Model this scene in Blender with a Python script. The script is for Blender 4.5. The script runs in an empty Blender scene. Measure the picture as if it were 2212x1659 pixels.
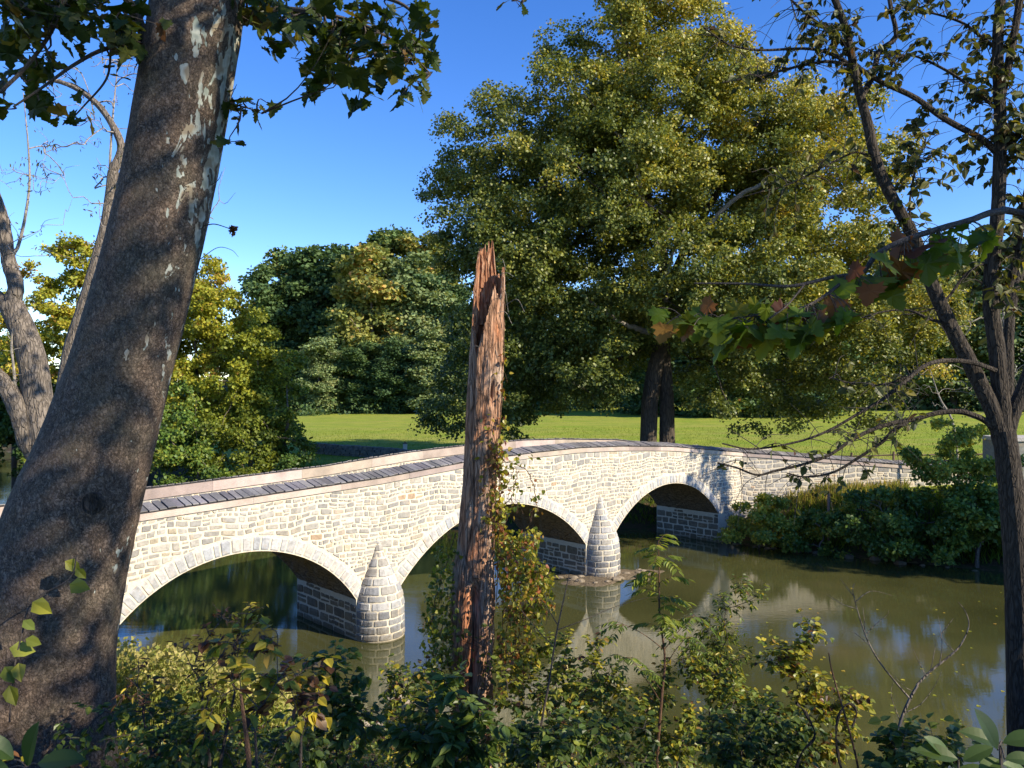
import bpy, math, numpy as np
from mathutils import Vector
R = math.radians
rng = np.random.default_rng(11)
scene = bpy.context.scene
col = scene.collection
F = 1661.0
def at(px, py, Y):
    """a point at depth Y metres in front of the camera that shows at px, py of the 2212 x 1659 photograph"""
    return np.array([(px - 1106) / F * Y, Y, 9 + (829.5 - py) / F * Y])
def U(a, b, n=None): return rng.uniform(a, b, n)
def unit(v):
    v = np.asarray(v, float); return v / (np.linalg.norm(v, axis=-1, keepdims=True) + 1e-9)

# ------------------------------------------------------------------ objects
def link(o, parent=None, label=None, cat=None, group=None, kind=None):
    col.objects.link(o)
    if parent is not None: o.parent = parent
    if label: o['label'] = label
    if cat: o['category'] = cat
    if group: o['group'] = group
    if kind: o['kind'] = kind
    return o
def thing(name, label, cat, group=None):
    return link(bpy.data.objects.new(name, None), None, label, cat, group)
class MB:
    """collects vertices and polygons, then links them as one mesh object"""
    def __init__(s): s.v = []; s.f = {}; s.n = 0; s.fa = {}; s.fm = {}
    def add(s, v, f, a=None, mi=0):
        v = np.asarray(v, float).reshape(-1, 3); f = np.asarray(f, int)
        k = f.shape[1]
        s.v.append(v); s.f.setdefault(k, []).append(f + s.n)
        n = len(f)
        if a is None: a = np.full((n, 3), .5)
        a = np.asarray(a, float)
        if a.ndim == 0: a = np.full((n, 3), float(a))
        if a.ndim == 1 and a.shape[0] == 3 and n != 3: a = np.tile(a, (n, 1))
        if a.ndim == 1: a = np.repeat(a[:, None], 3, 1) if a.shape[0] == n and n != 3 else np.tile(a, (n, 1))
        s.fa.setdefault(k, []).append(a); s.fm.setdefault(k, []).append(np.full(n, mi))
        s.n += len(v)
    def box(s, lo, hi, a=None, mi=0):
        x0, y0, z0 = lo; x1, y1, z1 = hi
        v = [(x0,y0,z0),(x1,y0,z0),(x1,y1,z0),(x0,y1,z0),(x0,y0,z1),(x1,y0,z1),(x1,y1,z1),(x0,y1,z1)]
        s.add(v, BOXF, a, mi)
    def build(s, name, mats, parent=None, smooth=False, **kw):
        if not isinstance(mats, (list, tuple)): mats = [mats]
        me = bpy.data.meshes.new(name)
        v = np.concatenate(s.v); ks = sorted(s.f)
        F_ = [np.concatenate(s.f[k]) for k in ks]
        A = np.concatenate([np.concatenate(s.fa[k]) for k in ks])
        M = np.concatenate([np.concatenate(s.fm[k]) for k in ks])
        tot = np.concatenate([np.full(len(f), f.shape[1]) for f in F_])
        lv = np.concatenate([f.ravel() for f in F_])
        me.vertices.add(len(v)); me.vertices.foreach_set('co', v.ravel())
        me.loops.add(len(lv)); me.loops.foreach_set('vertex_index', lv.astype(np.int32))
        me.polygons.add(len(tot))
        st = np.concatenate([[0], np.cumsum(tot)[:-1]])
        me.polygons.foreach_set('loop_start', st.astype(np.int32))
        me.polygons.foreach_set('loop_total', tot.astype(np.int32))
        me.polygons.foreach_set('material_index', M.astype(np.int32))
        me.polygons.foreach_set('use_smooth', np.full(len(tot), smooth))
        at_ = me.attributes.new('tint', 'FLOAT_VECTOR', 'FACE')
        at_.data.foreach_set('vector', A.ravel())
        for m in mats: me.materials.append(m)
        me.update(calc_edges=True); me.validate()
        return link(bpy.data.objects.new(name, me), parent, **kw)
BOXF = [(0,3,2,1),(4,5,6,7),(0,1,5,4),(1,2,6,5),(2,3,7,6),(3,0,4,7)]

# ------------------------------------------------------------------ materials
def nodes(name):
    m = bpy.data.materials.new(name); m.use_nodes = True
    nt = m.node_tree; nt.nodes.clear()
    out = nt.nodes.new('ShaderNodeOutputMaterial')
    return m, nt, out
class G:
    def __init__(s, nt): s.nt = nt
    def n(s, t, **kw):
        x = s.nt.nodes.new('ShaderNode' + t)
        for k, v in kw.items():
            if k.startswith('_'): setattr(x, k[1:], v)
            else: s.set(x, k, v)
        return x
    def set(s, x, k, v):
        i = x.inputs[int(k[1:])] if k[0] == 'i' and k[1:].isdigit() else x.inputs[k.replace('0', ' ')]
        if isinstance(v, bpy.types.NodeSocket): s.nt.links.new(v, i)
        else: i.default_value = v
    def ramp(s, fac, stops, interp='LINEAR'):
        r = s.nt.nodes.new('ShaderNodeValToRGB'); s.nt.links.new(fac, r.inputs[0])
        r.color_ramp.interpolation = interp
        el = r.color_ramp.elements
        while len(el) < len(stops): el.new(.5)
        for e, (p, c) in zip(el, stops):
            e.position = p; e.color = (*c, 1) if len(c) == 3 else (c[0], c[0], c[0], 1)
        return r.outputs[0]
    def coord(s, scale=(1,1,1), rot=(0,0,0)):
        g = s.nt.nodes.new('ShaderNodeNewGeometry')
        mp = s.nt.nodes.new('ShaderNodeMapping'); s.nt.links.new(g.outputs['Position'], mp.inputs[0])
        mp.inputs['Scale'].default_value = scale; mp.inputs['Rotation'].default_value = rot
        return mp.outputs[0]
    def noise(s, co, scale, detail=4, rough=.6, dist=0):
        x = s.n('TexNoise', Vector=co, Scale=scale, Detail=detail, Roughness=rough, Distortion=dist)
        return x.outputs[0]
    def mix(s, f, a, b, bt='MIX'):
        x = s.nt.nodes.new('ShaderNodeMix'); x.data_type = 'RGBA'; x.blend_type = bt
        for i, v in ((0, f), (6, a), (7, b)):
            if isinstance(v, bpy.types.NodeSocket): s.nt.links.new(v, x.inputs[i])
            else: x.inputs[i].default_value = v if i == 0 else (*v, 1)
        return x.outputs[2]
    def math(s, op, a, b=0.0):
        x = s.nt.nodes.new('ShaderNodeMath'); x.operation = op
        for i, v in ((0, a), (1, b)):
            if isinstance(v, bpy.types.NodeSocket): s.nt.links.new(v, x.inputs[i])
            else: x.inputs[i].default_value = v
        return x.outputs[0]
    def bump(s, h, strength=.5, dist=.02):
        x = s.n('Bump', Strength=strength, Distance=dist, Height=h); return x.outputs[0]
    def tint(s):
        a = s.nt.nodes.new('ShaderNodeAttribute'); a.attribute_name = 'tint'
        return a.outputs['Color'], a.outputs['Fac'], a
def principled(name, build):
    m, nt, out = nodes(name); g = G(nt)
    p = nt.nodes.new('ShaderNodeBsdfPrincipled'); nt.links.new(p.outputs[0], out.inputs[0])
    build(g, p); return m
def leaf_mat(name, stops, trans=.35, rough=.45, spec=.35, under=.0):
    """stops: colour by the leaf's own hue number"""
    m, nt, out = nodes(name); g = G(nt)
    a = nt.nodes.new('ShaderNodeAttribute'); a.attribute_name = 'tint'
    sx = g.n('SeparateXYZ', Vector=a.outputs['Vector'])
    c = g.ramp(sx.outputs[0], stops)
    c = g.mix(1.0, c, g.ramp(sx.outputs[1], [(0, (.62,)), (1, (1.35,))]), 'MULTIPLY')
    p = g.n('BsdfPrincipled', Roughness=rough); g.set(p, 'Base0Color', c); p.inputs['Specular IOR Level'].default_value = spec
    t = g.n('BsdfTranslucent')
    tc = g.mix(1.0, c, (1.5, 1.35, .5), 'MULTIPLY')
    nt.links.new(tc, t.inputs[0])
    mx = nt.nodes.new('ShaderNodeMixShader'); mx.inputs[0].default_value = trans
    nt.links.new(p.outputs[0], mx.inputs[1]); nt.links.new(t.outputs[0], mx.inputs[2]); nt.links.new(mx.outputs[0], out.inputs[0])
    return m
def bark_mat(name, c0, c1, sc=9, stretch=.22, depth=.03, lich=None):
    def b(g, p):
        co = g.coord((1, 1, stretch))
        v = g.n('TexVoronoi', _feature='DISTANCE_TO_EDGE', Vector=g.mix(.12, co, g.n('TexNoise', Vector=co, Scale=sc*.8).outputs[1], 'ADD'), Scale=sc)
        crack = g.ramp(v.outputs[0], [(0, (0,)), (.16, (1,))])
        n = g.noise(co, sc * 3, 6, .7)
        h = g.math('ADD', g.math('MULTIPLY', crack, .7), g.math('MULTIPLY', n, .5))
        c = g.mix(g.ramp(n, [(.3, (0,)), (.7, (1,))]), c0, c1)
        c = g.mix(g.math('MULTIPLY', g.math('SUBTRACT', 1.0, crack), .55), c, tuple(x * .4 for x in c0))
        if lich:
            c = g.mix(g.ramp(g.noise(g.coord(), 3, 4), [(.52, (0,)), (.62, (.7,))]), c, lich)
        g.set(p, 'Base0Color', c); p.inputs['Roughness'].default_value = .9
        p.inputs['Specular IOR Level'].default_value = .2
        g.set(p, 'Normal', g.bump(h, .9, depth))
    return principled(name, b)
M = {}
# autumn leaf hues
GREEN = (.028, .055, .012); MID = (.06, .095, .014); OLIVE = (.10, .115, .015); YEL = (.26, .20, .015); BRN = (.13, .055, .015)
M['syc_leaf'] = leaf_mat('sycamore leaves', [(0, (.055, .085, .018)), (.4, (.115, .145, .028)), (.64, (.23, .245, .045)), (.84, (.45, .39, .06)), (1, (.42, .28, .05))], .30, .45, .4)
M['wood_dark'] = leaf_mat('dark wood leaves', [(0, (0.052, 0.099, 0.040)), (.6, (0.103, 0.161, 0.047)), (.85, (0.220, 0.234, 0.058)), (1, (0.351, 0.176, 0.058))], .2, .6, .2)
M['wood_olive'] = leaf_mat('olive wood leaves', [(0, (0.106, 0.164, 0.053)), (.5, (0.199, 0.244, 0.068)), (.8, (0.344, 0.318, 0.079)), (1, (0.504, 0.239, 0.079))], .25, .6, .2)
M['wood_pale'] = leaf_mat('grey green wood leaves', [(0, (0.113, 0.170, 0.074)), (.6, (0.187, 0.250, 0.100)), (1, (0.349, 0.324, 0.125))], .25, .6, .2)
M['yel_leaf'] = leaf_mat('yellowing leaves', [(0, (.07, .105, .018)), (.35, (.15, .19, .025)), (.7, (.30, .32, .035)), (.92, (.46, .39, .045)), (1, (.36, .20, .05))], .35, .5, .3)
M['bush_leaf'] = leaf_mat('bush leaves', [(0, (0.057, 0.104, 0.026)), (.5, (0.104, 0.178, 0.032)), (.8, (0.274, 0.321, 0.048)), (1, (0.548, 0.466, 0.064))], .3, .45, .35)
M['near_leaf'] = leaf_mat('near shrub leaves', [(0, (0.050, 0.085, 0.022)), (.4, (0.094, 0.144, 0.025)), (.7, (0.237, 0.263, 0.037)), (.88, (0.475, 0.375, 0.037)), (.95, (0.188, 0.088, 0.037)), (1, (0.088, 0.044, 0.025))], .42, .4, .4)
M['big_leaf'] = leaf_mat('large sycamore leaves', [(0, (0.058, 0.111, 0.013)), (.6, (0.111, 0.169, 0.016)), (.8, (0.208, 0.195, 0.019)), (.9, (0.260, 0.117, 0.026)), (1, (0.143, 0.046, 0.019))], .55, .45, .3)
M['backlit_leaf'] = leaf_mat('canopy leaves', [(0, (.02, .04, .008)), (.55, (.045, .07, .010)), (.75, (.12, .12, .015)), (.9, (.20, .12, .03)), (1, (.10, .04, .02))], .42, .45, .3)  # darker sycamore leaf colours; the backlit shade is painted in
M['thin_leaf'] = leaf_mat('curled small leaves', [(0, (0.039, 0.052, 0.016)), (.5, (0.078, 0.091, 0.026)), (.8, (0.195, 0.182, 0.033)), (1, (0.091, 0.046, 0.026))], .35, .5, .3)
M['ivy_leaf'] = leaf_mat('vine leaves', [(0, (0.052, 0.085, 0.016)), (.5, (0.130, 0.169, 0.021)), (.85, (0.364, 0.325, 0.039)), (1, (0.286, 0.104, 0.039))], .4, .4, .4)
M['gold'] = leaf_mat('golden weeds', [(0, (.13, .18, .035)), (.5, (.27, .30, .06)), (1, (.46, .40, .15))], .4, .6, .2)
M['grass'] = leaf_mat('meadow grass', [(0, (.09, .15, .014)), (.6, (.17, .23, .022)), (1, (.30, .27, .06))], .4, .6, .15)
M['dry_grass'] = leaf_mat('dry bank grass', [(0, (.10, .16, .02)), (.5, (.24, .25, .05)), (1, (.46, .38, .14))], .4, .6, .15)
M['bark_dark'] = bark_mat('furrowed dark bark', (.035, .028, .022), (.085, .07, .055), 26, .18, .02)
M['bark_grey'] = bark_mat('grey ridged bark', (.12, .10, .08), (.26, .22, .18), 16, .25, .03)
M['bark_brown'] = bark_mat('brown bark', (.05, .04, .03), (.12, .095, .07), 6, .25, .05)
M['twig'] = bark_mat('twig bark', (.05, .042, .035), (.12, .10, .085), 40, .3, .004)
M['pale_twig'] = bark_mat('pale twig bark', (.22, .20, .17), (.40, .36, .31), 20, .3, .01)
M['red_twig'] = bark_mat('reddish stems', (.09, .05, .03), (.17, .10, .06), 40, .3, .004)
def _syc(g, p):
    co = g.coord((1, 1, .75))
    wob = g.mix(.22, co, g.n('TexNoise', Vector=co, Scale=5.0, Detail=6, Roughness=.7).outputs[1], 'ADD')
    fl = g.n('TexVoronoi', _feature='DISTANCE_TO_EDGE', Vector=wob, Scale=30)
    fc = g.n('TexVoronoi', _feature='F1', Vector=wob, Scale=30)
    fine = g.noise(co, 60, 5, .7)
    big = g.noise(g.coord((1, 1, .5)), 6.5, 5, .62, .6)
    geo = g.n('NewGeometry'); sp = g.n('SeparateXYZ', Vector=geo.outputs['Position'])
    # pale plates where the bark has flaked off: more towards the top and the river side of the trunk
    up = g.math('MULTIPLY', g.math('SUBTRACT', sp.outputs[2], 10.2), .036)
    ob = g.n('Attribute', _attribute_name='tint'); side = g.math('MULTIPLY', g.n('SeparateXYZ', Vector=ob.outputs['Vector']).outputs[2], .15)
    f = g.math('ADD', g.math('ADD', big, up), side)
    mask = g.ramp(f, [(.72, (0,)), (.73, (1,))])
    mask2 = g.ramp(g.math('ADD', g.noise(g.coord((1, 1, .45), (0, 0, .4)), 9, 3, .5), g.math('MULTIPLY', g.math('ADD', up, side), .8)), [(.70, (0,)), (.71, (1,))])
    msk = g.math('MAXIMUM', mask, mask2)
    brown = g.mix(g.ramp(fc.outputs['Color'], [(.2, (0,)), (.8, (1,))]), (.15, .11, .082), (.215, .16, .12))
    brown = g.mix(g.math('MULTIPLY', g.ramp(fl.outputs[0], [(0, (1,)), (.12, (0,))]), .6), brown, (.035, .026, .02))
    brown = g.mix(g.ramp(g.noise(co, 2.2, 3), [(.45, (0,)), (.7, (.5,))]), brown, (.10, .105, .075))
    pale = g.ramp(g.noise(g.coord(), 5.5, 2), [(.36, (.17, .20, .175)), (.5, (.36, .38, .33)), (.6, (.24, .20, .14))])
    pl = g.n('TexVoronoi', _feature='DISTANCE_TO_EDGE', Vector=g.mix(.30, g.coord((1, 1, .55)), g.n('TexNoise', Vector=co, Scale=9.0, Detail=6, Roughness=.75).outputs[1], 'ADD'), Scale=15)
    plate = g.ramp(pl.outputs[0], [(0, (0,)), (.045, (1,))])
    brown = g.mix(g.math('MULTIPLY', g.math('SUBTRACT', 1.0, plate), .8), brown, (.03, .02, .014))
    c = g.mix(msk, brown, pale)
    g.set(p, 'Base0Color', c); p.inputs['Roughness'].default_value = .85; p.inputs['Specular IOR Level'].default_value = .2
    h = g.math('ADD', g.math('MULTIPLY', g.ramp(fl.outputs[0], [(0, (0,)), (.2, (1,))]), .5), g.math('MULTIPLY', fine, .15))
    h = g.math('ADD', h, g.math('MULTIPLY', plate, .9))
    h = g.math('ADD', g.math('MULTIPLY', h, g.math('SUBTRACT', 1.0, msk)), g.math('MULTIPLY', msk, -.1))
    g.set(p, 'Normal', g.bump(h, .9, .014))
M['syc_bark'] = principled('flaking sycamore bark', _syc)
def _stump(g, p):
    co = g.coord((1, 1, .12))
    wob = g.mix(.08, co, g.n('TexNoise', Vector=co, Scale=12, Detail=4).outputs[1], 'ADD')
    v = g.n('TexVoronoi', _feature='DISTANCE_TO_EDGE', Vector=wob, Scale=20)
    n = g.noise(g.coord((1, 1, .07)), 45, 6, .7)
    n2 = g.noise(g.coord((1, 1, .4)), 4.2, 4, .6)
    cr = g.ramp(v.outputs[0], [(0, (0,)), (.14, (1,))])
    c = g.mix(g.ramp(n, [(.35, (0,)), (.65, (1,))]), (.21, .105, .06), (.54, .32, .20))
    c = g.mix(g.ramp(n2, [(.5, (0,)), (.68, (.75,))]), c, (.55, .43, .33))
    c = g.mix(g.ramp(g.noise(g.coord((1, 1, .25)), 3, 3), [(.53, (0,)), (.62, (.75,))]), c, (.50, .19, .08))
    c = g.mix(g.math('MULTIPLY', g.math('SUBTRACT', 1.0, cr), .7), c, (.05, .025, .015))
    g.set(p, 'Base0Color', c); p.inputs['Roughness'].default_value = .85; p.inputs['Specular IOR Level'].default_value = .2
    g.set(p, 'Normal', g.bump(g.math('ADD', g.math('MULTIPLY', cr, .6), g.math('MULTIPLY', n, .7)), 1.0, .02))
M['stump'] = principled('stringy dead bark', _stump)
def _heart(g, p):
    n = g.noise(g.coord((1, 1, .1)), 40, 6, .7)
    c = g.ramp(n, [(.3, (.10, .035, .018)), (.5, (.36, .15, .07)), (.68, (.58, .38, .24))])
    g.set(p, 'Base0Color', c); p.inputs['Roughness'].default_value = .8
    g.set(p, 'Normal', g.bump(n, 1, .04))
M['heart'] = principled('rotten heartwood', _heart)
def _stone(g, p):
    c, f, a = g.tint()
    co = g.coord()
    n = g.noise(co, 7, 6, .65); n2 = g.noise(co, 30, 4, .6)
    c = g.mix(1.0, c, g.ramp(n, [(.3, (.72,)), (.5, (1.0,)), (.7, (1.25,))]), 'MULTIPLY')
    c = g.mix(g.ramp(g.noise(co, 3.1, 4), [(.56, (0,)), (.72, (.45,))]), c, (.46, .34, .20))
    geo = g.n('NewGeometry'); z = g.n('SeparateXYZ', Vector=geo.outputs['Position']).outputs[2]
    wet = g.ramp(g.math('ADD', z, g.math('MULTIPLY', n, .9)), [(.45, (1,)), (.95, (0,))])
    c = g.mix(g.math('MULTIPLY', wet, .6), c, (.13, .10, .05))
    g.set(p, 'Base0Color', c); p.inputs['Roughness'].default_value = .85; p.inputs['Specular IOR Level'].default_value = .25
    g.set(p, 'Normal', g.bump(g.math('ADD', n, g.math('MULTIPLY', n2, .4)), .7, .03))
M['stone'] = principled('limestone', _stone)
def _mortar(g, p):
    co = g.coord(); n = g.noise(co, 14, 5, .7)
    c = g.mix(g.ramp(n, [(.3, (0,)), (.7, (1,))]), (.54, .475, .35), (.69, .62, .48))
    geo = g.n('NewGeometry'); z = g.n('SeparateXYZ', Vector=geo.outputs['Position']).outputs[2]
    wet = g.ramp(g.math('ADD', z, g.math('MULTIPLY', n, .5)), [(.30, (1,)), (.65, (0,))])
    c = g.mix(g.math('MULTIPLY', wet, .6), c, (.16, .12, .06))
    g.set(p, 'Base0Color', c); p.inputs['Roughness'].default_value = .95
    g.set(p, 'Normal', g.bump(n, .6, .02))
M['mortar'] = principled('cream mortar', _mortar)
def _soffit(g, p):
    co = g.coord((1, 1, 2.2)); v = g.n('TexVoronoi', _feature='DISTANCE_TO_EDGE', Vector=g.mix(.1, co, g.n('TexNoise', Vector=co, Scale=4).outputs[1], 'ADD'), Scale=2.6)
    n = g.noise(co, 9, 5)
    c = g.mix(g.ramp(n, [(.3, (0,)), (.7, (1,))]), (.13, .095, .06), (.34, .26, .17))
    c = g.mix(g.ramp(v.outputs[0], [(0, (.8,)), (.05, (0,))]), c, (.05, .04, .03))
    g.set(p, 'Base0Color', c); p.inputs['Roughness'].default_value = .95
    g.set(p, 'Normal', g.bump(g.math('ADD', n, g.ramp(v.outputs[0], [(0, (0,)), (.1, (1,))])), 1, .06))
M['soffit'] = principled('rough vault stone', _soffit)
def wood_mat(name, c0, c1, sc=(3, 3, 20), tinted=True):
    def b(g, p):
        n = g.noise(g.coord(sc), 5, 5, .65)
        c = g.mix(g.ramp(n, [(.3, (0,)), (.7, (1,))]), c0, c1)
        c = g.mix(1.0, c, g.ramp(g.noise(g.coord(), .9, 3), [(.35, (.75,)), (.65, (1.2,))]), 'MULTIPLY')
        if tinted: c = g.mix(1.0, c, g.mix(1.0, g.tint()[0], (2, 2, 2), 'MULTIPLY'), 'MULTIPLY')
        g.set(p, 'Base0Color', c); p.inputs['Roughness'].default_value = .75
        g.set(p, 'Normal', g.bump(n, .5, .01))
    return principled(name, b)
M['fascia'] = wood_mat('weathered fascia board', (.30, .245, .21), (.46, .39, .34))
M['slat'] = wood_mat('grey weathered boards', (.11, .108, .108), (.24, .23, .225))
M['gap_shade'] = wood_mat('dark board gaps', (.02, .018, .02), (.035, .03, .03))  # near-black under the boards; the shade in their gaps is painted
M['rail'] = wood_mat('brown fence wood', (.09, .055, .035), (.19, .12, .08))
M['post'] = wood_mat('reddish post wood', (.14, .08, .055), (.30, .20, .15))
M['white_post'] = wood_mat('pale marker', (.55, .50, .42), (.70, .65, .58))
def _ground(c):
    def b(g, p):
        co = g.coord()
        n = g.noise(co, .35, 5, .6); n2 = g.noise(co, 9, 6, .75); n3 = g.noise(g.coord((.12, 1, 1), (0, 0, R(6))), .45, 5, .65)
        if c == 'field':
            k = g.mix(g.ramp(n, [(.35, (0,)), (.65, (1,))]), (.17, .255, .024), (.27, .31, .038))
            k = g.mix(g.ramp(n3, [(.42, (0,)), (.68, (.7,))]), k, (.33, .30, .08))
            k = g.mix(1.0, k, g.ramp(n2, [(.3, (.5,)), (.66, (1.35,))]), 'MULTIPLY')
        elif c == 'bank':
            k = g.mix(g.ramp(n2, [(.35, (0,)), (.65, (1,))]), (.035, .028, .018), (.11, .075, .04))
            k = g.mix(g.ramp(g.noise(co, 2, 4), [(.45, (0,)), (.6, (1,))]), k, (.035, .055, .015))
        elif c == 'bed':
            k = g.mix(g.ramp(n2, [(.35, (0,)), (.65, (1,))]), (.10, .085, .045), (.17, .14, .08))
        elif c == 'gravel':
            k = g.mix(g.ramp(n2, [(.35, (0,)), (.65, (1,))]), (.085, .065, .04), (.21, .165, .11))
        else:
            k = g.mix(g.ramp(n, [(.35, (0,)), (.65, (1,))]), (.30, .26, .21), (.38, .34, .28))
        g.set(p, 'Base0Color', k); p.inputs['Roughness'].default_value = .95; p.inputs['Specular IOR Level'].default_value = .1
        g.set(p, 'Normal', g.bump(n2, .8, .08))
    return principled(c, b)
for c in ('field', 'bank', 'bed', 'gravel', 'road'): M[c] = _ground(c)
def _water(g, p):
    co = g.coord((1.0, 1.0, 1), (0, 0, R(45)))
    n = g.noise(g.coord((.9, 2.6, 1), (0, 0, R(8))), 2.2, 4, .6)
    n2 = g.noise(g.coord((.35, 1.0, 1), (0, 0, R(8))), .9, 2, .5)
    msk = g.ramp(g.noise(co, .09, 2), [(.4, (.25,)), (.6, (1,))])
    murk = g.ramp(g.noise(g.coord(), .12, 3), [(.3, (.040, .043, .014)), (.55, (.068, .069, .023)), (.75, (.105, .090, .038))])
    g.set(p, 'Base0Color', murk)
    p.inputs['Roughness'].default_value = .012; p.inputs['IOR'].default_value = 1.45
    p.inputs['Specular IOR Level'].default_value = .8
    h = g.math('MULTIPLY', g.math('ADD', n, n2), msk)
    g.set(p, 'Normal', g.bump(h, .075, .045))
M['water'] = principled('murky river water', _water)

# ------------------------------------------------------------------ ground and river
near_line = np.array([(90, -30), (40, 2), (28, 8), (20, 12.5), (10, 16.5), (2, 18.8), (-3, 21.3), (-7, 20.6), (-11.5, 21.2), (-14.5, 24.2), (-25, 30), (-45, 45), (-90, 90), (-160, 170)], float)
far_line = np.array([(-190, 190), (-110, 130), (-70, 105), (-45, 78), (-27, 58), (-15, 50.5), (-8, 48), (0, 47), (8.6, 46.9), (11.9, 43.7), (16.9, 40.2), (22.3, 37.2), (30, 32.5), (40, 26), (60, 16), (110, -20)], float)
def seg_dist(P, L):
    d = np.full(len(P), 1e9)
    for a, b in zip(L[:-1], L[1:]):
        ab = b - a; t = np.clip(((P - a) @ ab) / (ab @ ab), 0, 1)
        d = np.minimum(d, np.linalg.norm(P - a - t[:, None] * ab, axis=1))
    return d
def inside(P, poly):
    c = np.zeros(len(P), bool); j = len(poly) - 1
    for i in range(len(poly)):
        xi, yi = poly[i]; xj, yj = poly[j]
        c ^= ((yi > P[:, 1]) != (yj > P[:, 1])) & (P[:, 0] < (xj - xi) * (P[:, 1] - yi) / (yj - yi + 1e-12) + xi)
        j = i
    return c
river_poly = np.concatenate([near_line, far_line])
def sstep(x): x = np.clip(x, 0, 1); return x * x * (3 - 2 * x)
def bumps(x, y): return .5 * np.sin(x * 1.3 + 1.1 * np.sin(y * .9)) * np.cos(y * 1.1 + .7 * np.sin(x * .8))
def height(P):
    P = np.atleast_2d(np.asarray(P, float))[:, :2]
    dn, df = seg_dist(P, near_line), seg_dist(P, far_line)
    ins = inside(P, river_poly); x, y = P.T
    zn = np.minimum(.12 * np.minimum(dn, 1.5) + .44 * np.maximum(dn - 1.5, 0), 7.4 + .002 * dn) + .10 * bumps(x, y) * np.clip(dn, 0, 1)
    zf = 2.5 * sstep(df / 5.5) + .7 * sstep((df - 3) / 14) + .011 * np.clip(df - 12, 0, 120)
    zf = zf + 17 * np.exp(-(((x + 25) / 62) ** 2 + ((y - 235) / 60) ** 2)) * sstep((df - 80) / 40) + 5 * sstep((y - 150) / 150)
    zf = zf + .05 * bumps(x, y) * np.clip(df, 0, 1)
    z = np.where(dn < df, zn, zf)
    return np.where(ins, -np.minimum(.25 * np.minimum(dn, df) + .05, 1.2), z)
def H(x, y): return float(height([(x, y)])[0])
xs = np.concatenate([np.linspace(-420, -75, 24), np.arange(-70, 62, .8), np.linspace(66, 420, 26)])
ys = np.concatenate([np.linspace(-80, -8, 12), np.arange(-6, 92, .8), np.linspace(95, 240, 40), np.linspace(260, 900, 14)])
X, Y = np.meshgrid(xs, ys)
P = np.stack([X.ravel(), Y.ravel()], 1)
Z = height(P)
gv = np.column_stack([P, Z]); nx = len(xs)
i, j = np.meshgrid(np.arange(len(ys) - 1), np.arange(nx - 1), indexing='ij')
q = (i * nx + j).ravel(); quads = np.stack([q, q + 1, q + 1 + nx, q + nx], 1)
cen = P[quads].mean(1); ins = inside(cen, river_poly); nearside = seg_dist(cen, near_line) < seg_dist(cen, far_line)
dfar = seg_dist(cen, far_line)
mi = np.where(ins, 2, np.where(nearside, 1, np.where((dfar < 8) & (cen[:, 1] < 50) | (dfar < 4.5) | (cen[:, 1] > 148), 1, 0)))
g_ = MB()
g_.v = [gv]; g_.n = len(gv); g_.f = {4: [quads]}; g_.fa = {4: [np.full((len(quads), 3), .5)]}; g_.fm = {4: [mi]}
g_.build('ground', [M['field'], M['bank'], M['bed']], smooth=True, kind='structure')
w = MB(); w.add([(-420, -80, 0), (150, -80, 0), (150, 420, 0), (-420, 420, 0)], [(0, 1, 2, 3)])
w.build('river_water', M['water'], kind='structure')

# ------------------------------------------------------------------ the bridge
P0 = np.array([-4.80, 27.65]); D = unit([.719, .695]); N = np.array([D[1], -D[0]])
def WP(t, off, z):
    t = np.asarray(t, float); off = np.asarray(off, float); z = np.asarray(z, float)
    return np.stack([P0[0] + D[0] * t + N[0] * off, P0[1] + D[1] * t + N[1] * off, z + 0 * t], -1)
ARCH = []
for tc, hs, zs, zc in ((-5.12, 4.19, 1.42, 3.71), (6.2, 5.24, 1.55, 3.98), (18.2, 4.75, 1.65, 3.78)):
    rise = zc - zs; Rr = (hs * hs + rise * rise) / (2 * rise)
    ARCH.append((tc, hs, zs, zc, Rr, zc - Rr))
RING = .50
capx = [-17, -11.5, -8, 0, 4, 8, 11, 14, 18.3, 22.9, 25.6]; capy = [4.85, 5.0, 5.1, 5.41, 5.70, 5.84, 5.87, 5.77, 5.51, 5.02, 4.75]
def capz(t): return np.interp(t, capx, capy)
TE = 25.6
bridge = thing('stone_bridge', 'pale stone arch bridge with three round arches and board topped parapets crossing the river', 'bridge')
PAL = np.array([(.31, .30, .275), (.38, .365, .33), (.26, .26, .255), (.43, .405, .35), (.45, .40, .31), (.48, .41, .29), (.35, .32, .27), (.44, .29, .17), (.20, .205, .205), (.43, .35, .27)])
PW = np.array([.24, .24, .12, .18, .08, .05, .06, .012, .02, .02]); PW /= PW.sum()
def stone_tint(n=1, dark=1.0): return (PAL * .72 + np.array([.40, .365, .30]) * .28)[rng.choice(len(PAL), n, p=PW)] * U(.78, 1.02, (n, 1)) * dark
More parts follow.
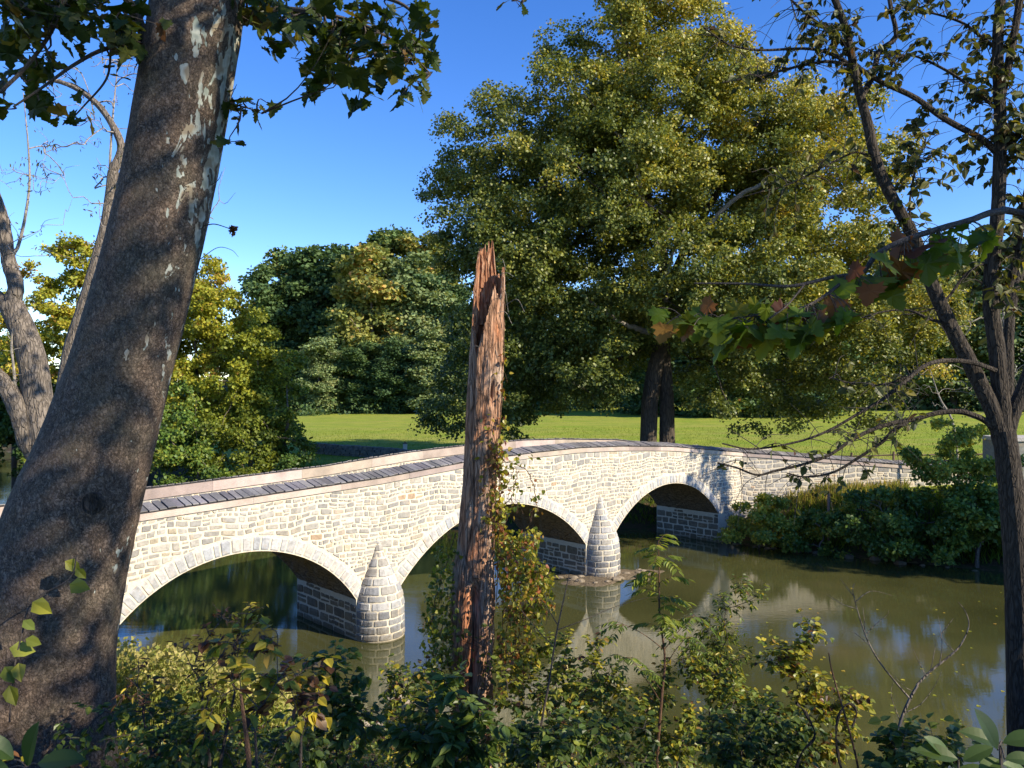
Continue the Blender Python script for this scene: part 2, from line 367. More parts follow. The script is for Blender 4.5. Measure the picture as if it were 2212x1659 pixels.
def layout(u0, u1, z0, z1, hr=(.10, .33), wr=(.8, 2.7)):
    """irregular courses of rubble: a list of (4,2) corner arrays"""
    out = []; z = z0
    while z < z1:
        h = U(*hr); u = u0 - U(0, .4)
        while u < u1:
            ww = np.clip(h * U(*wr), .16, .85)
            if u + ww > u0:
                if h > .22 and U(0, 1) < .38:
                    m = h * U(.35, .65); parts = [(z, z + m), (z + m, z + h)]
                    for a, b in parts:
                        if ww > .4 and U(0, 1) < .5:
                            k = ww * U(.35, .65); out += [(u, u + k, a, b), (u + k, u + ww, a, b)]
                        else: out.append((u, u + ww, a, b))
                else: out.append((u, u + ww, z, z + h))
            u += ww
        z += h
    res = []
    for a, b, c, d in out:
        m = U(.012, .026)
        qd = np.array([(a + m, c + m), (b - m, c + m), (b - m, d - m), (a + m, d - m)]) + U(-.026, .026, (4, 2))
        res.append(qd)
    return res
def wavy(qd): qd = qd.copy(); qd[:, 1] += .05 * np.sin(qd[:, 0] * 1.3 + qd[:, 1]) + .03 * np.sin(qd[:, 0] * 3.7 + 1 - 2 * qd[:, 1]); return qd
GU, GV = 5, 4
gu = np.array([0, .10, .5, .90, 1]); gvv = np.array([0, .16, .84, 1])
def stone_mesh(mb, qd, fmap, tint, raise_=.025):
    """one stone: a bilinear patch with an eased edge, pushed out of the mortar"""
    uu, vv = np.meshgrid(gu, gvv, indexing='ij')
    c = np.stack([(1-uu)*(1-vv), uu*(1-vv), uu*vv, (1-uu)*vv], -1).reshape(-1, 4)
    p = c @ qd
    edge = ((uu == 0) | (uu == 1) | (vv == 0) | (vv == 1)).ravel()
    ctr = qd.mean(0)
    crn = (((uu == 0) | (uu == 1)) & ((vv == 0) | (vv == 1))).ravel()
    p[crn] = ctr + (p[crn] - ctr) * .86
    p += U(-.008, .008, p.shape)
    hgt = np.where(edge, -.012, raise_ * U(.6, 1.4)) + U(-.006, .006, len(p))
    i, j = np.meshgrid(np.arange(GU - 1), np.arange(GV - 1), indexing='ij'); k = (i * GV + j).ravel()
    f = np.stack([k, k + GV, k + GV + 1, k + 1], 1)
    mb.add(fmap(p[:, 0], p[:, 1], hgt), f, np.tile(tint, (len(f), 1)))
def outside_rings(qd, ring=RING + .02):
    q2 = qd.copy()
    for tc, hs, zs, zc, Rr, cz in ARCH:
        Ro = Rr + ring; v = q2 - (tc, cz); r = np.linalg.norm(v, axis=1)
        m = (r < Ro) & (np.abs(v[:, 0]) < hs + ring + .1) & (v[:, 1] > -1e9)
        if m.all(): return None
        q2[m] = (tc, cz) + v[m] / r[m, None] * Ro
        # the pier strip below the springing
    a = lambda q: .5 * abs(sum(q[i, 0] * q[(i+1) % 4, 1] - q[(i+1) % 4, 0] * q[i, 1] for i in range(4)))
    if a(q2) < .35 * a(qd) or a(q2) < .004: return None
    return q2
def arch_z(t):
    for tc, hs, zs, zc, Rr, cz in ARCH:
        if abs(t - tc) < hs: return cz + math.sqrt(Rr * Rr - (t - tc) ** 2)
    return -1.3
# spandrel walls: mortar sheets with the openings left out
edges_t = sorted({-17.0, TE} | {a[0] + s * a[1] for a in ARCH for s in (-1, 1)})
tt = np.array(sorted(set(np.round(np.concatenate([np.arange(-17, TE, .22), edges_t, np.array(edges_t) + 1e-3, np.array(edges_t) - 1e-3]), 4))))
tt = tt[(tt >= -17) & (tt <= TE)]
def wall_sheet(mb, off):
    for a, b in zip(tt[:-1], tt[1:]):
        m = (a + b) / 2
        za, zb = (arch_z(a), arch_z(b)) if arch_z(m) > 0 else (-1.3, -1.3)
        if arch_z(m) > 0:
            za = max(za, 1.3) if za > 0 else [x[2] for x in ARCH if abs(m - x[0]) < x[1]][0]
            zb = zb if zb > 0 else [x[2] for x in ARCH if abs(m - x[0]) < x[1]][0]
        mb.add(WP([a, b, b, a], [off] * 4, [za, zb, capz(b), capz(a)]), [(0, 1, 2, 3)] if off > -1 else [(3, 2, 1, 0)])
mb = MB(); wall_sheet(mb, 0.0); mb.build('front_wall', M['mortar'], bridge)
mb = MB(); wall_sheet(mb, -4.2); mb.build('rear_wall', M['mortar'], bridge)
mb = MB()
fr = lambda u, z, h: WP(u, h, z)
for qd in layout(-17, TE, -.3, 6.0):
    qd = wavy(qd)
    top = capz(qd[:, 0]) - .03
    if (qd[:, 1] > top + .12).all() or (qd[:2, 1] > top[:2] - .04).any(): continue
    qd[:, 1] = np.minimum(qd[:, 1], top)
    qd[:, 0] = np.clip(qd[:, 0], -17, TE - .02)
    c = qd.mean(0)
    skip = False
    for tc, hs, zs, zc, Rr, cz in ARCH:
        if abs(c[0] - tc) < hs and c[1] < cz + math.sqrt(Rr * Rr - (c[0] - tc) ** 2): skip = True
        # courses squeezed between rings above a pier
    if skip: continue
    q2 = outside_rings(qd)
    if q2 is None: continue
    if q2[:, 0].max() - q2[:, 0].min() < .07 or q2[:, 1].max() - q2[:, 1].min() < .04: continue
    stone_mesh(mb, q2, fr, stone_tint()[0], .022)
mb.build('wall_stones', M['stone'], bridge)
for tc, hs, zs, zc, Rr, cz in ARCH:
    mb = MB(); th = math.asin(hs / Rr); a = -th
    while a < th:
        da = U(.20, .36) / Rr
        b = min(a + da, th)
        ro = Rr + RING * U(.86, 1.06); ri = Rr + .0
        g0 = .011 / Rr
        qd = np.array([(tc + ri*math.sin(a+g0), cz + ri*math.cos(a+g0)), (tc + ri*math.sin(b-g0), cz + ri*math.cos(b-g0)),
                       (tc + ro*math.sin(b-g0*1.2), cz + ro*math.cos(b-g0*1.2)), (tc + ro*math.sin(a+g0*1.2), cz + ro*math.cos(a+g0*1.2))])
        col_ = np.array([(.36, .36, .35), (.40, .39, .37), (.33, .34, .35), (.43, .41, .37)][rng.integers(4)]) * U(.92, 1.1)
        stone_mesh(mb, qd, fr, col_, .022); a = b
    mb.build('arch_ring', M['stone'], bridge)
    # vault underside: one rough sheet from face to face
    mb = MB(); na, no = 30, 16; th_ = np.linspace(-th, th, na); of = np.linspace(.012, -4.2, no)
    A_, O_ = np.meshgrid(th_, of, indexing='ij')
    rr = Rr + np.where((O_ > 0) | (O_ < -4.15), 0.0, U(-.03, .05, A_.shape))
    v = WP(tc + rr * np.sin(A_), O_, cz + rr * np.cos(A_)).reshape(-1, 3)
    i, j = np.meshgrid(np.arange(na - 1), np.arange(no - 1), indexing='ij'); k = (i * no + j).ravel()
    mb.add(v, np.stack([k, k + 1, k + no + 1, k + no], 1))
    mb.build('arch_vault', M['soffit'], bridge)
# the walls of piers and abutments under the arches
for tc, hs, zs, zc, Rr, cz in ARCH:
    for s in (-1, 1):
        te = tc + s * hs
        mb = MB(); zt = zs
        mb.add(WP([te] * 4, [0, -4.2, -4.2, 0], [-1.3, -1.3, zt, zt]), [(0, 1, 2, 3)] if s > 0 else [(3, 2, 1, 0)], .5, 0)
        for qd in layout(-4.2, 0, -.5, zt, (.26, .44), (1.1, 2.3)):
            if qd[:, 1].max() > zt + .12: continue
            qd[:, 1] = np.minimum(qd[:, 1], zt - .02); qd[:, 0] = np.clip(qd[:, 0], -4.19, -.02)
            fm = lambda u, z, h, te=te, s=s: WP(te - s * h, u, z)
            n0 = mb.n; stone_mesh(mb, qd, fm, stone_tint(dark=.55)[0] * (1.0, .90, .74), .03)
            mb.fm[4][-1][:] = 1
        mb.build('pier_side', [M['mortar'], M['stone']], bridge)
# rounded cutwaters with half cone caps
def cutwater(tcn, ztip, zsh, r0):
    zz = [-1.3, zsh, zsh + (ztip - zsh) * .22, zsh + (ztip - zsh) * .40, zsh + (ztip - zsh) * .72, ztip]
    rr = [r0, r0 * .97, r0 * .88, r0 * .70, r0 * .31, .02]
    rz = lambda z: np.interp(z, zz, rr)
    fm = lambda th, z, h: WP(tcn + (rz(z) + h) * np.sin(th), (rz(z) + h) * np.cos(th), z)
    mb = MB(); zs_ = np.concatenate([np.linspace(-1.3, zsh, 6), np.linspace(zsh, ztip, 14)[1:]]); ths = np.linspace(-math.pi/2 - .02, math.pi/2 + .02, 25)
    A_, Z_ = np.meshgrid(ths, zs_, indexing='ij'); k = (np.arange(24)[:, None] * len(zs_) + np.arange(len(zs_) - 1)).ravel()
    mb.add(fm(A_.ravel(), Z_.ravel(), -.005), np.stack([k, k + len(zs_), k + len(zs_) + 1, k + 1], 1), .5, 0)
    z = -.28
    while z < ztip - .12:
        h = U(.21, .32); r = max(float(rz(z + h / 2)), .05); th = -math.pi / 2 - U(0, .3)
        zt = min(z + h, ztip - .03)
        while th < math.pi / 2:
            dth = min(U(.36, .72) / r, 3.3); a, b = max(th, -math.pi / 2), min(th + dth, math.pi / 2)
            if b - a > .12:
                g0 = .011 / max(r, .2)
                qd = np.array([(a + g0, z + .010), (b - g0, z + .010), (b - g0, zt - .009), (a + g0, zt - .009)]) + U(-.008, .008, (4, 2))
                stone_mesh(mb, qd, fm, np.array([(.30, .30, .29), (.36, .355, .34), (.27, .275, .28), (.40, .39, .36), (.34, .32, .28)])[rng.integers(5)] * (.72 if z < zsh - .2 else 1.0) * U(.85, 1.12), .022)
                mb.fm[4][-1][:] = 1
            th += dth
        z += h
    return mb.build('cutwater', [M['mortar'], M['stone']], bridge)
gu = np.array([0, .08, .36, .64, .92, 1]); GU = 6
cutwater(0.0, 3.38, 1.1, .94); cutwater(12.45, 3.80, 1.25, .96)
gu = np.array([0, .10, .5, .90, 1]); GU = 5
# parapets: inner faces, deck
mb = MB()
ts = np.arange(-17, TE + .01, .6)
for a, b in zip(ts[:-1], ts[1:]):
    za, zb = capz(a), capz(b)
    for off, fl in ((-3.75, 0),):
        f = [(3, 2, 1, 0)] if fl else [(0, 1, 2, 3)]
        mb.add(WP([a, b, b, a], [off] * 4, [za - 1.15, zb - 1.15, zb, za]), f)

mb.build('far_parapet', M['mortar'], bridge)
mb = MB()
for a, b in zip(ts[:-1], ts[1:]): mb.add(WP([a, b, b, a], [-.45] * 4, [capz(a) - 1.15, capz(b) - 1.15, capz(b), capz(a)]), [(3, 2, 1, 0)])
mb.build('near_parapet', M['mortar'], bridge)
mb = MB()
for qd in layout(-17, TE, 3.6, 6.0):
    top = capz(qd[:, 0]) - .03
    if (qd[:2, 1] > top[:2] - .04).any() or (qd[:, 1] < top - 1.1).any(): continue
    qd[:, 1] = np.minimum(qd[:, 1], top); qd[:, 0] = np.clip(qd[:, 0], -17, TE - .02)
    stone_mesh(mb, qd, lambda u, z, h: WP(u, -3.75 + h, z), stone_tint()[0], .02)
mb.build('far_parapet_stones', M['stone'], bridge)
mb = MB()
for a, b in zip(ts[:-1], ts[1:]):
    mb.add(WP([a, b, b, a], [-.44, -.44, -3.76, -3.76], [capz(a) - 1.1, capz(b) - 1.1, capz(b) - 1.1, capz(a) - 1.1]), [(0, 1, 2, 3)])
mb.build('deck', M['road'], bridge)
# wing wall
B0 = P0 + D * TE; B1 = np.array([29.0, 47.0]); WD = unit(B1 - B0); WN = np.array([WD[1], -WD[0]]); WL = np.linalg.norm(B1 - B0)
wing_cap = lambda u: np.interp(u, [0, 10.5, WL], [4.75, 3.88, 3.47])
def WW(u, off, z):
    u = np.asarray(u, float); off = np.asarray(off, float); z = np.asarray(z, float)
    return np.stack([B0[0] + WD[0] * u + WN[0] * off, B0[1] + WD[1] * u + WN[1] * off, z + 0 * u], -1)
mb = MB(); us = np.linspace(0, WL, 20)
for a, b in zip(us[:-1], us[1:]):
    for off, f in ((0, (0, 1, 2, 3)), (-.45, (3, 2, 1, 0))):
        mb.add(WW([a, b, b, a], [off] * 4, [-.5, -.5, wing_cap(b), wing_cap(a)]), [f])
mb.add(WW([WL] * 4, [0, -.45, -.45, 0], [-.5, -.5, 3.47, 3.47]), [(0, 1, 2, 3)])
wing = mb.build('wing_wall', M['mortar'], bridge)
mb = MB()
for qd in layout(.02, WL, .8, 4.8, (.16, .36), (1.1, 2.8)):
    qd = wavy(qd); top = wing_cap(qd[:, 0]) - .03
    if (qd[:2, 1] > top[:2] - .04).any(): continue
    qd[:, 1] = np.minimum(qd[:, 1], top); qd[:, 0] = np.clip(qd[:, 0], .02, WL)
    stone_mesh(mb, qd, lambda u, z, h: WW(u, h, z), stone_tint()[0] * 1.04, .022)
mb.build('wing_wall_stones', M['stone'], bridge)
# copings
def coping(name, fm, zf, u0, u1, out=1):
    """fascia boards under one pitch of cross boards falling to the outside (out=1: towards off > 0); fm(u, off, z), the wall lies at off 0 .. -.45"""
    a0, a1 = (.0, .15) if out > 0 else (.15, .0)
    mb = MB(); u = u0
    while u < u1:
        b = min(u + U(2.6, 3.6), u1); c = U(.40, .62); kk = np.linspace(u + .004, b - .004, 6); tn = np.array([c, c * U(.95, 1.0), c * U(.88, 1.0)])
        for p, q_ in zip(kk[:-1], kk[1:]):
            for o0, o1, hh in ((.0, .07, a0), (-.52, -.45, a1)):
                z0, z1 = zf(p), zf(q_)
                v = np.concatenate([fm([p, q_, q_, p], [o0, o0, o1, o1], [z0 - .01, z1 - .01, z1 - .01, z0 - .01]), fm([p, q_, q_, p], [o0, o0, o1, o1], [z0 + .22 + hh, z1 + .22 + hh, z1 + .22 + hh, z0 + .22 + hh])])
                mb.add(v, BOXF, tn)
        u = b
    mb.build(name + '_fascia', M['fascia'], bridge)
    mb = MB(); kk = np.arange(u0, u1 + .3, .5); kk[-1] = u1
    for p, q_ in zip(kk[:-1], kk[1:]):
        z0, z1 = zf(p) + .222, zf(q_) + .222
        v = fm([p, q_, q_, p], [.09, .09, -.54, -.54], [z0 + a0, z1 + a0, z1 + a1, z0 + a1]); mb.add(v, [(0, 1, 2, 3)])
        for o_, a_ in ((.09, a0), (-.54, a1)):
            v = fm([p, q_, q_, p], [o_] * 4, [z0 + a_ - .025, z1 + a_ - .025, z1 + a_, z0 + a_]); mb.add(v, [(0, 1, 2, 3)])
    mb.build(name + '_bed', M['gap_shade'], bridge)
    mb = MB(); u = u0 + .02
    while u < u1:
        b = min(u + U(.15, .27), u1); c = U(.34, .66); up = U(0, .016) + (.015 if U(0, 1) < .15 else 0); sk = U(-.012, .012); vs = []
        e0, e1 = .125 + U(-.02, .02), -.575 + U(-.02, .02)
        for dz in (.008, .034):
            vs.append(fm([u, b, b + sk, u + sk], [e0, e0, e1, e1], [zf(u) + .225 + a0 + dz + up, zf(b) + .225 + a0 + dz + up, zf(b) + .225 + a1 + dz + up, zf(u) + .225 + a1 + dz + up]))
        mb.add(np.concatenate(vs), BOXF, np.array([c, c * U(.95, 1), c * U(.92, 1.02)]))
        u = b + (U(.035, .055) if U(0, 1) < .75 else .008)
    mb.build(name + '_boards', M['slat'], bridge)
coping('near_coping', WP, capz, -17, TE + .12)
coping('far_coping', lambda t, o, z: WP(t, np.asarray(o) - 3.75, z), capz, -17, TE + 1.0, -1)
coping('wing_coping', WW, wing_cap, .02, WL)
# stub of the far parapet where the road leaves the bridge
mb = MB()
c0 = at(1590, 968, 49.5)
mb.box((c0[0] - .6, 49.2, 3.0), (c0[0] + 2.2, 49.75, 4.86)); mb.build('end_pillar', M['mortar'], bridge)

# ------------------------------------------------------------------ tubes, trees, leaves
def catmull(P, n):
    P = np.asarray(P, float)
    if len(P) < 3: return np.array([P[0] + (P[-1] - P[0]) * t for t in np.linspace(0, 1, n)])
    Q = np.vstack([2 * P[0] - P[1], P, 2 * P[-1] - P[-2]]); m = len(P) - 1
    out = []
    for s in np.linspace(0, m - 1e-6, n):
        i = int(s); t = s - i; a, b, c, d = Q[i:i+4]
        out.append(.5 * ((2*b) + (-a+c)*t + (2*a-5*b+4*c-d)*t*t + (-a+3*b-3*c+d)*t**3))
    return np.array(out)
def tube(mb, pts, rad, k=8, rough=0.0, mi=0, cap=True, side_tint=None):
    pts = np.asarray(pts, float); n = len(pts); rad = np.broadcast_to(rad, (n,)).astype(float)
    T = unit(np.gradient(pts, axis=0)); up = np.array([0, 0, 1.0]) if abs(T[0, 2]) < .8 else np.array([0, 1.0, 0])
    A = np.empty_like(T); A[0] = unit(np.cross(T[0], up))
    for i in range(1, n): A[i] = unit(A[i-1] - T[i] * (A[i-1] @ T[i]))
    Bv = np.cross(T, A); th = np.linspace(0, 2 * math.pi, k, endpoint=False)
    rr = rad[:, None] * (1 + (rough * rng.standard_normal((n, k)) if rough else 0))
    v = pts[:, None] + rr[..., None] * (A[:, None] * np.cos(th)[None, :, None] + Bv[:, None] * np.sin(th)[None, :, None])
    i, j = np.meshgrid(np.arange(n - 1), np.arange(k), indexing='ij'); a = (i * k + j).ravel(); b = (i * k + (j + 1) % k).ravel()
    f = np.stack([a, b, b + k, a + k], 1)
    mb.add(v.reshape(-1, 3), f, None, mi)
LEAF = {
 'quad': (np.array([(0, 0, 0), (.5, .42, .06), (1, 0, 0), (.5, -.42, .06)]), [(0, 3, 2, 1)]),
 'ovate': (np.array([(0, 0, 0), (.28, .34, .08), (.65, .27, .07), (1, 0, -.08), (.65, -.27, .07), (.28, -.34, .08)]), [(0, 3, 2, 1), (0, 5, 4, 3)]),
 'lance': (np.array([(0, 0, 0), (.3, .17, .05), (.7, .13, .02), (1.05, 0, -.12), (.7, -.13, .02), (.3, -.17, .05)]), [(0, 3, 2, 1), (0, 5, 4, 3)]),
 'heart': (np.array([(0, 0, 0), (-.08, .25, .05), (.25, .46, .08), (.62, .30, .04), (1, 0, -.1), (.62, -.30, .04), (.25, -.46, .08), (-.08, -.25, .05)]), [(0, 4, 3, 2), (0, 2, 1, 0), (0, 6, 5, 4), (0, 0, 7, 6)]),
 'blade': (np.array([(0, .04, 0), (.5, .035, .06), (1, 0, .25), (.5, -.035, .06), (0, -.04, 0)]), [(0, 1, 2), (0, 2, 3), (0, 3, 4)]),
}
LEAF['heart'] = (LEAF['heart'][0], [(0, 4, 3), (0, 3, 2), (0, 2, 1), (0, 5, 4), (0, 6, 5), (0, 7, 6)])
_o = [(0, 0), (.02, .18), (-.12, .42), (.10, .40), (.14, .62), (.30, .50), (.40, .60), (.44, .34), (.62, .40), (.68, .22), (.80, .26), (1.0, 0)]
_o = _o + [(x, -y) for x, y in _o[-2:0:-1]]
_lob = np.array([(x, y, .16 * abs(y) ** 1.2 - .22 * x * x + .05 * math.sin(9 * x + 5 * y)) for x, y in [(.32, 0)] + _o])
LEAF['lobed'] = (_lob, [(0, i, i % (len(_o)) + 1) for i in range(1, len(_o) + 1)])
_o2 = [(0, 0), (-.1, .4), (.28, .56), (.42, .3), (.72, .34), (1.0, 0), (.72, -.34), (.42, -.3), (.28, -.56), (-.1, -.4)]
LEAF['lobed_far'] = (np.array([(x, y, .08 * abs(y)) for x, y in _o2]), [(0, 5, 4, 3), (0, 3, 2, 1), (0, 7, 6, 5), (0, 9, 8, 7)])
def put_leaves(mb, P, axis, nrm, L, kind, hue, val=None, wid=1.0, mi=0):
    P = np.asarray(P, float); n = len(P)
    if n == 0: return
    T, Fc = LEAF[kind]; a = unit(axis); nn = unit(nrm - a * np.sum(nrm * a, -1, keepdims=True)); b = np.cross(nn, a)
    L = np.broadcast_to(L, (n,))[:, None, None]
    v = P[:, None] + L * (a[:, None] * T[None, :, 0:1] + wid * b[:, None] * T[None, :, 1:2] + nn[:, None] * T[None, :, 2:3] * U(.2, 1.6, (n, 1, 1)))
    Fc = np.array(Fc); f = (np.arange(n) * len(T))[:, None, None] + Fc[None]
    val = U(.2, .8, n) if val is None else val
    t = np.stack([np.clip(hue, 0, 1), np.clip(val, 0, 1), np.zeros(n)], 1)
    mb.add(v.reshape(-1, 3), f.reshape(-1, Fc.shape[1]), np.repeat(t, len(Fc), 0), mi)
def rnd(n): return unit(rng.standard_normal((n, 3)))
def clump_leaves(mb, C, r, per, size, kind, hue, hv=.12, center=None, flat=.8, out=.5, up=.45, wid=1.0, down=0.0):
    """leaves gathered in clumps round the points C"""
    C = np.asarray(C, float); n = len(C) * per
    cc = np.repeat(C, per, 0); rr = np.repeat(np.broadcast_to(r, (len(C),)), per)
    o = rnd(n) * (U(0, 1, n) ** .5)[:, None]; o[:, 2] *= flat
    P = cc + o * rr[:, None]
    ctr = cc if center is None else np.asarray(center)
    od = unit(P - ctr) * .5 + unit(o) * .5
    nr = od * out + np.array([0, 0, up]) + rnd(n) * .6
    ax = rnd(n) + np.array([0, 0, -down - .25]) + od * .5
    hh = np.repeat(np.broadcast_to(hue, (len(C),)), per) + rng.normal(0, hv, n)
    put_leaves(mb, P, ax, nr, U(.65, 1.25, n) * size, kind, hh, np.repeat(U(.3, .7, len(C)), per) + U(-.25, .25, n), wid)
def skeleton(mb, trunk, trad, targets, tip=.012, k=6, sag=.12, gamma=.48, step=None, start=.25, maxr=None, mi=0, kt=12, rough=.0, bend=.5):
    """trunk path plus limbs to every target; each limb leaves the nearest wood already grown"""
    trunk = catmull(trunk, 14 if len(trunk) > 2 else 8); trad = np.interp(np.linspace(0, 1, len(trunk)), np.linspace(0, 1, len(trad)), trad)
    pos = [p for p in trunk]; par = [-1] + list(range(len(trunk) - 1)); istr = [True] * len(trunk)
    dirn = [unit(np.gradient(trunk, axis=0))[i] for i in range(len(trunk))]
    s0 = int(len(trunk) * start)
    targets = np.asarray(targets, float)
    size = np.linalg.norm(targets.max(0) - targets.min(0)) if len(targets) > 1 else 1
    step = step or size / 18
    d0 = np.linalg.norm(targets[:, None] - trunk[None, s0:], axis=2).min(1)
    for ti in np.argsort(d0):
        t = targets[ti]; Pn = np.array(pos[s0:]); dv = t - Pn; ds = np.linalg.norm(dv, axis=1)
        ang = np.sum(unit(dv) * np.array(dirn[s0:]), 1)
        cost = ds * (1 + bend * (1 - ang)) + .35 * np.maximum(Pn[:, 2] - t[2], 0)
        j = int(np.argmin(cost)) + s0; a = pos[j]; m = max(2, int(ds[j - s0] / step) + 1)
        d1 = dirn[j] * ds[j - s0] * .35; q1 = a + d1; prev = j
        for s in range(1, m + 1):
            u = s / m; p = (1-u)**2 * a + 2*u*(1-u) * (q1 * .6 + (a + t) / 2 * .4) + u*u * t
            if s < m: p = p + rng.normal(0, step * sag, 3)
            dirn.append(unit(p - pos[prev])); pos.append(p); par.append(prev); istr.append(False); prev = len(pos) - 1
    n = len(pos); cnt = np.zeros(n); kids = [[] for _ in range(n)]
    for i in range(n):
        if par[i] >= 0: kids[par[i]].append(i)
    order = list(range(n))[::-1]
    for i in order:
        if not kids[i]: cnt[i] = 1
        if par[i] >= 0: cnt[par[i]] += cnt[i]
    rad = tip * cnt ** gamma
    if maxr: rad = np.minimum(rad, maxr)
    tube(mb, trunk, trad, kt, rough, mi)
    # chains
    for i in range(n):
        for c in kids[i]:
            if istr[c]: continue
            # start of a chain if i is trunk or c isn't i's thickest child
            main = max((x for x in kids[i] if not istr[x]), key=lambda x: cnt[x])
            if istr[i] or c != main:
                ch = [i, c]
                while kids[ch[-1]]:
                    ch.append(max(kids[ch[-1]], key=lambda x: cnt[x]))
                pp = np.array([pos[x] for x in ch]); rr = np.array([rad[x] for x in ch]); rr[0] = rr[1]
                rr[-1] *= .5
                pp = catmull(pp, len(pp) * 2) if len(pp) > 2 else pp; rr = np.interp(np.linspace(0, 1, len(pp)), np.linspace(0, 1, len(rr)), rr)
                tube(mb, pp, rr, k if rr[0] > tip * 3 else 4, 0, mi)
    return np.array(pos), np.array(dirn)
def lobes_fill(lobes, dens, shell=.55, minr=.0):
    """points in a union of ellipsoids (c, r3), thicker towards their outsides; returns the points and their lobe centres"""
    out = []; oc = []
    for c, r in lobes:
        r = np.broadcast_to(r, (3,)).astype(float); n = max(2, int(dens * r[0] * r[1] * r[2] ** 1.0 * 4.19 ** 1))
        d = rnd(n); q = d * (shell + (1 - shell) * U(0, 1, n) ** .6)[:, None]
        out.append(np.asarray(c) + q * r); oc.append(np.tile(c, (n, 1)))
    return np.concatenate(out), np.concatenate(oc)

def bough_fill(lobes, dens, per, rb, flat=.6):
    """boughs through the lobes, each a flattened cushion of clumps: points, bough centres, bough number"""
    b, bc = lobes_fill(lobes, dens, .35); n = len(b); o = rnd(n * per); o[:, 2] = np.where(o[:, 2] < -.15, -o[:, 2], o[:, 2])
    rr = np.repeat(U(rb * .65, rb * 1.25, n), per)[:, None] * U(.55, 1.0, (n * per, 1)); o = o * rr; o[:, 2] *= flat
    od = unit(np.repeat(b - bc, per, 0)); o[:, 2] -= .25 * np.linalg.norm(o[:, :2], axis=1)      # boughs hang at their rims
    ctr = np.repeat(b, per, 0) - od * rb * .8 - (0, 0, rb * .5)
    return np.repeat(b, per, 0) + o, ctr, np.repeat(np.arange(n), per)
# ---- the big sycamore across the bridge
SY = 52.0
lob = [(1050,330,115,0),(990,400,70,1),(1085,235,45,0),(1000,490,80,-2),(1050,610,105,1),(1060,720,100,-1),(1150,440,150,1),(1130,560,130,-2),(1225,130,70,1),(1235,230,100,-1),(1190,330,110,2),
       (1340,90,100,0),(1440,40,110,1),(1500,110,90,-2),(1400,-60,110,0),(1330,260,150,2),(1480,270,160,-2),(1400,430,180,0),(1260,540,140,3),(1220,680,140,-1),(1560,430,160,2),
       (1650,290,125,0),(1740,240,80,1),(1800,270,90,-1),(1870,320,85,1),(1900,400,60,0),(1760,420,150,-2),(1890,520,65,1),(1870,610,110,0),(1960,690,105,1),(2010,760,60,-1),(1760,620,150,3),
       (1640,620,160,-3),(1620,770,120,1),(1850,780,110,-1),(1740,850,85,2),(1880,860,70,1),(1560,850,60,-2),(1080,820,110,0),(980,860,60,1),(960,905,38,0),(930,880,45,0),(1010,915,45,1),(1060,930,35,0),(1130,920,35,1),(1100,905,50,-1),(1180,800,110,2),(1270,790,105,-2),(1360,700,110,2),(1300,860,40,0),
       (1480,620,140,-3),(1500,760,80,2),(1570,180,95,1),(1130,880,55,2),(1660,900,50,0),(1690,400,130,3),(1310,380,140,-3)]
syc = thing('sycamore_tree', 'huge yellow green sycamore with a double trunk rising behind the bridge', 'tree')
lobes = []
for px, py, r, dy in lob:
    y = SY + dy * 1.5
    rm = r / F * y; lobes.append((at(px, py, y), (rm, min(rm * 1.15, 4.2), rm)))
cp, cc, bi = bough_fill(lobes, .16, 11, 1.3)
keep = rng.permutation(len(cp))
cp, cc, bi = cp[keep], cc[keep], bi[keep]
mb = MB(); tb = at(1400, 975, SY); tb[2] = 2.7; tb2 = at(1442, 975, SY + .3); tb2[2] = 2.7
skeleton(mb, [tb, at(1404, 860, SY), at(1428, 740, SY), at(1440, 600, SY - 1), at(1400, 440, SY), at(1380, 250, SY), at(1350, 90, SY)], [.62, .56, .50, .42, .32, .2, .06], cp[:170], tip=.035, k=6, step=1.2, start=.35, maxr=.30, kt=14, rough=.03)
tube(mb, catmull([tb2, at(1440, 860, SY + .3), at(1436, 720, SY + .5), at(1470, 560, SY + 1.5), at(1560, 400, SY + 2), at(1640, 260, SY + 1)], 20), np.linspace(.58, .12, 20), 14, .03)
mb.build('trunk', M['bark_brown'], syc); mb = MB()
for q in ([(1440, 600, 51.5), (1400, 470, 50), (1378, 380, 49), (1368, 300, 48.5), (1385, 250, 48.5)], [(1368, 330, 48.8), (1345, 300, 48.5), (1325, 285, 48.5)], [(1400, 720, 50.5), (1330, 690, 49), (1260, 640, 48.5)], [(1500, 520, 51.5), (1600, 420, 50), (1700, 385, 49.5), (1770, 375, 49.5)], [(1436, 740, 51.5), (1440, 640, 49.5), (1450, 560, 49.5), (1490, 470, 49.5)]):
    p = catmull([at(*x) for x in q], 24); p += rng.normal(0, .03, p.shape); tube(mb, p, np.linspace(.19, .06, 24), 8, .05)
mb.build('pale_limbs', M['pale_twig'], syc)
mb = MB()
sun_yel = (cp[:, 2] - 9) / 26 + (cp[:, 0] - 4) / 40  # autumn hue; the extra yellow on the sunlit top and right is painted light
bh = rng.normal(0, .10, bi.max() + 1)[bi]
clump_leaves(mb, cp, U(.45, .80, len(cp)), 33, .19, 'quad', .33 + .30 * np.clip(sun_yel, -.5, 1.1) + bh, .12, center=np.repeat(cc, 33, 0), wid=1.2, out=1.0)
print('sycamore leaves', len(cp) * 33)
mb.build('crown', M['syc_leaf'], syc)

